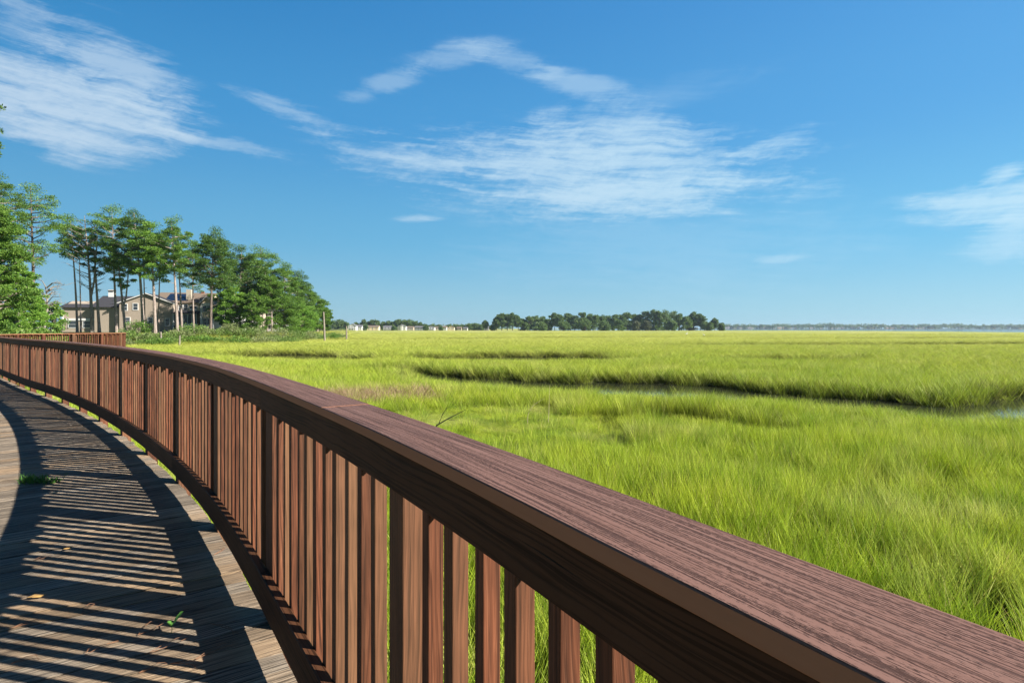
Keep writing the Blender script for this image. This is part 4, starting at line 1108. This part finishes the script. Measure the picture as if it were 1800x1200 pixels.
# ------------------------------------------------------------------ the tree island in the marsh
isl = [(853, 564, 9, 1), (866, 572, 9, 0), (873, 558, 14, 1), (882, 552, 20, 1), (892, 553, 14, 1), (901, 551, 17, 1), (911, 556, 15, 1), (919, 560, 11, 0), (930, 556, 18, 0), (941, 553, 21, 0), (953, 556, 16, 0), (964, 561, 15, 0), (975, 551, 18, 1), (986, 554, 14, 1),
       (998, 550, 20, 0), (1010, 554, 19, 0), (1024, 549, 21, 0), (1036, 551, 17, 0), (1046, 553, 17, 0), (1058, 552, 17, 0), (1069, 554, 15, 0), (1080, 551, 17, 0), (1092, 552, 15, 0), (1102, 547.5, 19, 0), (1114, 551, 16, 0), (1124, 552, 15, 0), (1134, 546, 19, 0), (1148, 543.5, 23, 0), (1158, 545, 18, 0), (1169, 543.5, 23, 0), (1182, 545, 21, 0), (1194, 550, 19, 0), (1206, 556, 18, 0), (1219, 549, 17, 1), (1231, 552, 16, 1), (1215, 560, 20, 0), (1238, 565, 14, 0), (1248, 567, 12, 0), (1256, 560, 12, 1), (1268, 568, 11, 0),
       (1028, 562, 22, 0), (1062, 564, 20, 0), (1120, 566, 18, 0), (1136, 563, 14, 0), (990, 564, 20, 0), (950, 566, 20, 0), (1088, 563, 18, 0), (1180, 562, 22, 0)]
ordn = ['first', 'second', 'third', 'fourth', 'fifth', 'sixth', 'seventh', 'eighth', 'ninth', 'tenth', 'eleventh', 'twelfth', 'thirteenth', 'fourteenth', 'fifteenth', 'sixteenth', 'seventeenth', 'eighteenth', 'nineteenth', 'twentieth']
for i, (xp, yt, wp, tk) in enumerate(isl):
    front = i >= 40
    lf = 'far_leaf_pale' if i in (42, 43, 35) else 'far_leaf'
    if front: lab = ('pale ' if 'pale' in lf else 'low ') + 'rounded tree at the front foot of the tree island, ' + ordn[sorted([q[0] for q in isl[40:]]).index(xp)] + ' from the left'
    elif i < 20: lab = ('open topped pine' if tk else 'bushy tree') + ' on the distant tree island, ' + ordn[i] + ' from its left end'
    else: lab = ('open topped pine' if tk else 'bushy tree') + ' on the distant tree island, ' + ordn[39 - i] + ' from its right end'
    far_tree(xp, 580.2, yt, wp * 1.12, (690 if front else 740) + rg.uniform(-12, 12), 600 + i, lf, lab, 'trees of the distant marsh island', bool(tk), 40)
# ------------------------------------------------------------------ far shore across the bay
Yf = 2900.0; mb = MB(); rg = random.Random(31)
xx = 1262.0
while xx < 1960:
    yt = 570.2 + 1.6 * noise.noise(Vector((xx * .02, 0, 0))) + 1.2 * noise.noise(Vector((xx * .13, 4, 0))) - (1.8 if 1440 < xx < 1480 else 0)
    h = (577.6 - yt) * Yf / 1000
    Yq = Yf + rg.uniform(-60, 60)
    for _ in range(3):
        c = Vector(((xx - 900) * Yq / 1000 + rg.uniform(-5, 5), Yq, EYE - .7 * Yq / 1000 + h * rg.uniform(.25, .8)))
        leafball(mb, c, h * .38, 22, 5.0, rg, .8)
    xx += 2.2
xx = 540.0
while xx < 900:
    h = 15.0; Yq = 1900
    for _ in range(2):
        c = Vector(((xx - 900) * Yq / 1000, Yq + rg.uniform(-20, 20), EYE - 2.6 + h * rg.uniform(.1, .8)))
        leafball(mb, c, h * .45, 20, 4.0, rg, .8)
    xx += 2.6
fo = mb.build('far_woods', M['far_leaf']); tag(fo, 'thin line of blue-green woods on the far shore across the bay', 'woods', kind='stuff')
fs = MB(); fs.cur = .5
fs.box(1950, 2990, -.6, 3200, 160, 2.2); fo = fs.build('far_shore', plain('far_shore_ground', (.20, .22, .12), .9, .02)); tag(fo, kind='structure')
def shore_house(xp, wp, hp, wl, lab, base=None):
    Y = 2880; x = (xp - 900) * Y / 1000
    r_ = empty('shore_house', (x, Y, .4)); tag(r_, lab, 'house', 'tiny white houses on the far shore')
    wd, h = wp * 2.88, hp * 2.88
    mb = MB(); mb.cur = .5; block(mb, -wd / 2, wd / 2, 0, 14, -1, h * .62, h, 'x'); mb.build('wall', M[wl], r_)
    gable_roof(r_, -wd / 2, wd / 2, 0, 14, h * .62, h, M['shingle_grey'], 'x', .6, .4)
xx = 1276.0; rg = random.Random(8); k = 0
while xx < 1800:
    wp = rg.uniform(3, 7); hp = rg.uniform(2.2, 4.0)
    if rg.random() < (.85 if xx < 1400 or 1440 < xx < 1640 else .4):
        shore_house(xx, wp, hp, rg.choice(('white_siding', 'white_siding', 'cream', 'white')), 'tiny pale house at the waterline of the far shore across the bay')
    xx += wp + rg.uniform(.5, 7)
# ------------------------------------------------------------------ two egrets in the marsh
def egret(xp, yp, Y, face, lab):
    x = (xp - 900) * Y / 1000; z = EYE - (yp + 2.2 - 577) * Y / 1000
    root = empty('egret', (x, Y, z), face); tag(root, lab, 'bird', 'white birds in the marsh')
    bm = bmesh.new(); V = [(-.42, 0, .62), (-.25, 0, .66), (0, 0, .70), (.2, 0, .78), (.27, 0, .92), (.22, 0, 1.06), (.27, 0, 1.2), (.36, 0, 1.24)]
    rd = [.04, .13, .17, .12, .05, .04, .045, .035]
    vs_ = [bm.verts.new(v) for v in V]
    for a, b in zip(vs_, vs_[1:]): bm.edges.new((a, b))
    me = bpy.data.meshes.new('body'); bm.to_mesh(me); bm.free(); o = bpy.data.objects.new('body', me); COL.objects.link(o); o.parent = root
    me.materials.append(M['bird']); md = o.modifiers.new('skin', 'SKIN')
    for v, r_ in zip(me.skin_vertices[0].data, rd): v.radius = (r_, r_)
    me.skin_vertices[0].data[2].use_root = True
    o.modifiers.new('sub', 'SUBSURF').levels = 1
    mb = MB(); mb.tube([(.38, 0, 1.24), (.56, 0, 1.20)], [.02, .004], 5); mb.build('beak', M['beak'], root)
    for s_ in (-.05, .05):
        mb = MB(); mb.tube([(0, s_, .58), (-.04, s_, .3), (0, s_, -.3)], [.015, .01, .01], 5); mb.build('leg', M['bleg'], root)
egret(1207, 588, 190, .3, 'white egret standing in the marsh, the left one of two below the island')
egret(1237, 590, 180, 2.9, 'white egret standing in the marsh, the right one of two below the island')

# ------------------------------------------------------------------ small things on the deck
def deckpt(x, y, z=0.0):
    Y = (EYE - z) * 1000 / (y - 577); return Vector(((x - 900) * Y / 1000, Y, z))
M['needle'] = plain('dry_pine_needle', (.26, .12, .055), .6, 20, .3); M['tuftg'] = leaf_mat('tuft_green', (.05, .14, .03), (.09, .22, .04), (.14, .30, .06), .3, 8)
M['leafdry'] = plain('dry_leaf', (.50, .30, .10), .6, 20, .3); M['seed'] = leaf_mat('seedling_green', (.12, .34, .06), (.16, .40, .08), (.2, .45, .1), .4, 20)
rg = random.Random(3)
for i, (x, y, L, a_) in enumerate([(255, 1150, .19, .9), (244, 1182, .10, .7), (150, 1150, .07, 1.6), (243, 1115, .14, 1.3), (170, 1135, .08, .5), (20, 1165, .1, .2), (370, 1095, .2, -.6), (145, 1070, .06, 1.2), (15, 1105, .14, .4), (340, 1160, .18, .8), (58, 985, .09, 1.0), (30, 870, .12, .9), (375, 975, .12, 1.5), (300, 1165, .13, -.3), (100, 790, .1, .4)]):
    p = deckpt(x, y, .006); mb = MB()
    for q in range(2):
        d = Vector((math.cos(a_ + q * .12), math.sin(a_ + q * .12), 0)); n_ = Vector((-d.y, d.x, 0)); b = rg.uniform(-.03, .03)
        mb.tube([(0, 0, 0), d * L * .35 + n_ * b + Vector((0, 0, .006)), d * L * .7 + n_ * b * 1.2 + Vector((0, 0, .008)), d * L + Vector((0, 0, .001))], [.0013, .0012, .001, .0006], 5)
    o = mb.build('pine_needle', M['needle']); o.location = p; tag(o, 'fallen reddish brown pine needle pair lying on the deck planks', 'pine needle', 'fallen pine needles on the deck')
for i, (x, y, s_, a_, lab) in enumerate([(64, 1048, .045, .3, 'curled dry leaf scrap on the deck near the lower left corner'), (118, 964, .03, 1.0, 'small pinkish leaf scrap in the shadow stripes of the deck'), (95, 866, .035, .6, 'dry crumpled leaf scrap just below the green tuft on the deck')]):
    p = deckpt(x, y, .008); mb = MB()
    mb.cur = .5; pts_ = [(-1, 0, 0), (-.3, -.4, .12), (.5, -.35, .05), (1, 0, .2), (.45, .4, .02), (-.35, .42, .15)]
    for z0 in (0, -.03): mb.poly([Vector(q) * s_ + Vector((0, 0, z0 * s_)) for q in pts_])
    o = mb.build('dry_leaf', M['leafdry']); o.location = p; o.rotation_euler = (0, 0, a_); tag(o, lab, 'leaf')
# green tuft growing between planks
p = deckpt(68, 848); mb = MB(); rg = random.Random(12)
for k in range(190):
    x0 = rg.uniform(-.16, .17); y0 = rg.gauss(0, .03); h = rg.uniform(.03, .09) * (1.1 if x0 < .02 else .65)
    dx_, dy_ = rg.gauss(0, .04), rg.gauss(0, .04); a_ = rg.uniform(0, 3.14); w_ = Vector((math.cos(a_), math.sin(a_), 0)) * .0045
    b0 = Vector((x0, y0, -.01)); t0 = Vector((x0 + dx_, y0 + dy_, h)); md_ = b0.lerp(t0, .55) + Vector((0, 0, .012))
    mb.cur = rg.random(); mb.poly([b0 - w_, b0 + w_, md_ + w_ * .8, md_ - w_ * .8]); mb.poly([md_ - w_ * .8, md_ + w_ * .8, t0])
o = mb.build('grass_tuft', M['tuftg']); o.location = p; tag(o, 'small green tuft of grass growing up between the deck planks', 'grass tuft')
p = deckpt(301, 1112); root = empty('seedling', p); tag(root, 'tiny bright green two-leaved seedling sprouting from the deck', 'seedling')
mb = MB(); mb.tube([(0, 0, -.01), (.004, 0, .02), (0, 0, .035)], [.0015, .0014, .001], 5); mb.build('stem', M['seed'], root)
for a_, L, up in ((.7, .05, .055), (2.4, .035, .015), (-.8, .025, .01)):
    d = Vector((math.cos(a_), math.sin(a_), 0)); n_ = Vector((-d.y, d.x, 0)); b = Vector((0, 0, .03)); mb = MB(); mb.cur = .5
    mb.poly([b, b + d * L * .4 - n_ * L * .28 + Vector((0, 0, up * .5)), b + d * L * .8 - n_ * L * .25 + Vector((0, 0, up * .9)), b + d * L + Vector((0, 0, up)), b + d * L * .8 + n_ * L * .25 + Vector((0, 0, up * .95)), b + d * L * .4 + n_ * L * .28 + Vector((0, 0, up * .55))])
    mb.build('leaf', M['seed'], root)
# twig sticking up behind the rail
root_p = Vector((-1.02, 8.2, -1.9)); mb = MB()
tw = lambda x, y, Y: px(x, y, Y) - root_p
mb.tube([(0, 0, 0), tw(755, 765, 8.2), tw(768, 747, 8.2), tw(785, 737, 8.2), tw(818, 720, 8.2)], [.022, .016, .012, .009, .003], 6)
mb.tube([tw(772, 743, 8.2), tw(778, 728, 8.2), tw(786, 716, 8.2)], [.008, .006, .002], 5)
mb.tube([tw(785, 737, 8.2), tw(800, 738, 8.2)], [.006, .002], 5)
o = mb.build('twig', plain('dark_twig', (.05, .06, .025), .8)); o.location = root_p; tag(o, 'dark forked twig poking up out of the marsh just behind the handrail', 'twig')

# dead reeds standing out of the marsh
M['straw'] = plain('straw_stalk', (.55, .47, .30), .7, 20, .2)
def stalk(pts, Y, r_, m_, name, lab, cat):
    P_ = [px(x, y, Y + k * .05) for k, (x, y) in enumerate(pts)]
    b = Vector((P_[0].x, P_[0].y, ground(P_[0].x, P_[0].y))); path = [Vector((0, 0, -.05))] + [p - b for p in P_]
    path = [path[0]] + catmull3(path)
    mb = MB(); n_ = len(path); mb.tube(path, [r_ * (1 - .8 * i / (n_ - 1)) for i in range(n_)], 5)
    o = mb.build(name, M[m_], smooth=True); o.location = b; tag(o, lab, cat)
def catmull3(P):
    o = []; Q = [P[0]] + P + [P[-1]]
    for i in range(1, len(Q) - 2):
        a, b, c, d = Q[i - 1:i + 3]
        for k in range(4):
            t = k / 4; o.append(.5 * ((2 * b) + (c - a) * t + (2 * a - 5 * b + 4 * c - d) * t * t + (3 * b - a - 3 * c + d) * t ** 3))
    return [q for i, q in enumerate(o + [P[-1]]) if i]
stalk([(964, 745), (965, 715), (966, 676)], 19.0, .016, 'straw', 'dead_reed', 'upright tan dead reed standing in the low matted grass beyond the handrail', 'reed')
stalk([(928, 730), (938, 712), (957, 700)], 19.0, .012, 'straw', 'dead_reed', 'bent tan dead reed leaning just left of the upright one', 'reed')
# ------------------------------------------------------------------ haze
m, t = mat('haze'); pv = t.new('ShaderNodeVolumePrincipled'); pv.inputs['Color'].default_value = (.62, .80, 1.0, 1); pv.inputs['Density'].default_value = HAZE = .00009; pv.inputs['Anisotropy'].default_value = .2
o_ = t.new('ShaderNodeOutputMaterial'); t.l.new(pv.outputs[0], o_.inputs['Volume'])
mb = MB(); mb.box(0, 0, 18, 15000, 15000, 46); hz_ = mb.build('haze', m); tag(hz_, 'thin pale blue air fading the far shore', 'haze', kind='stuff')
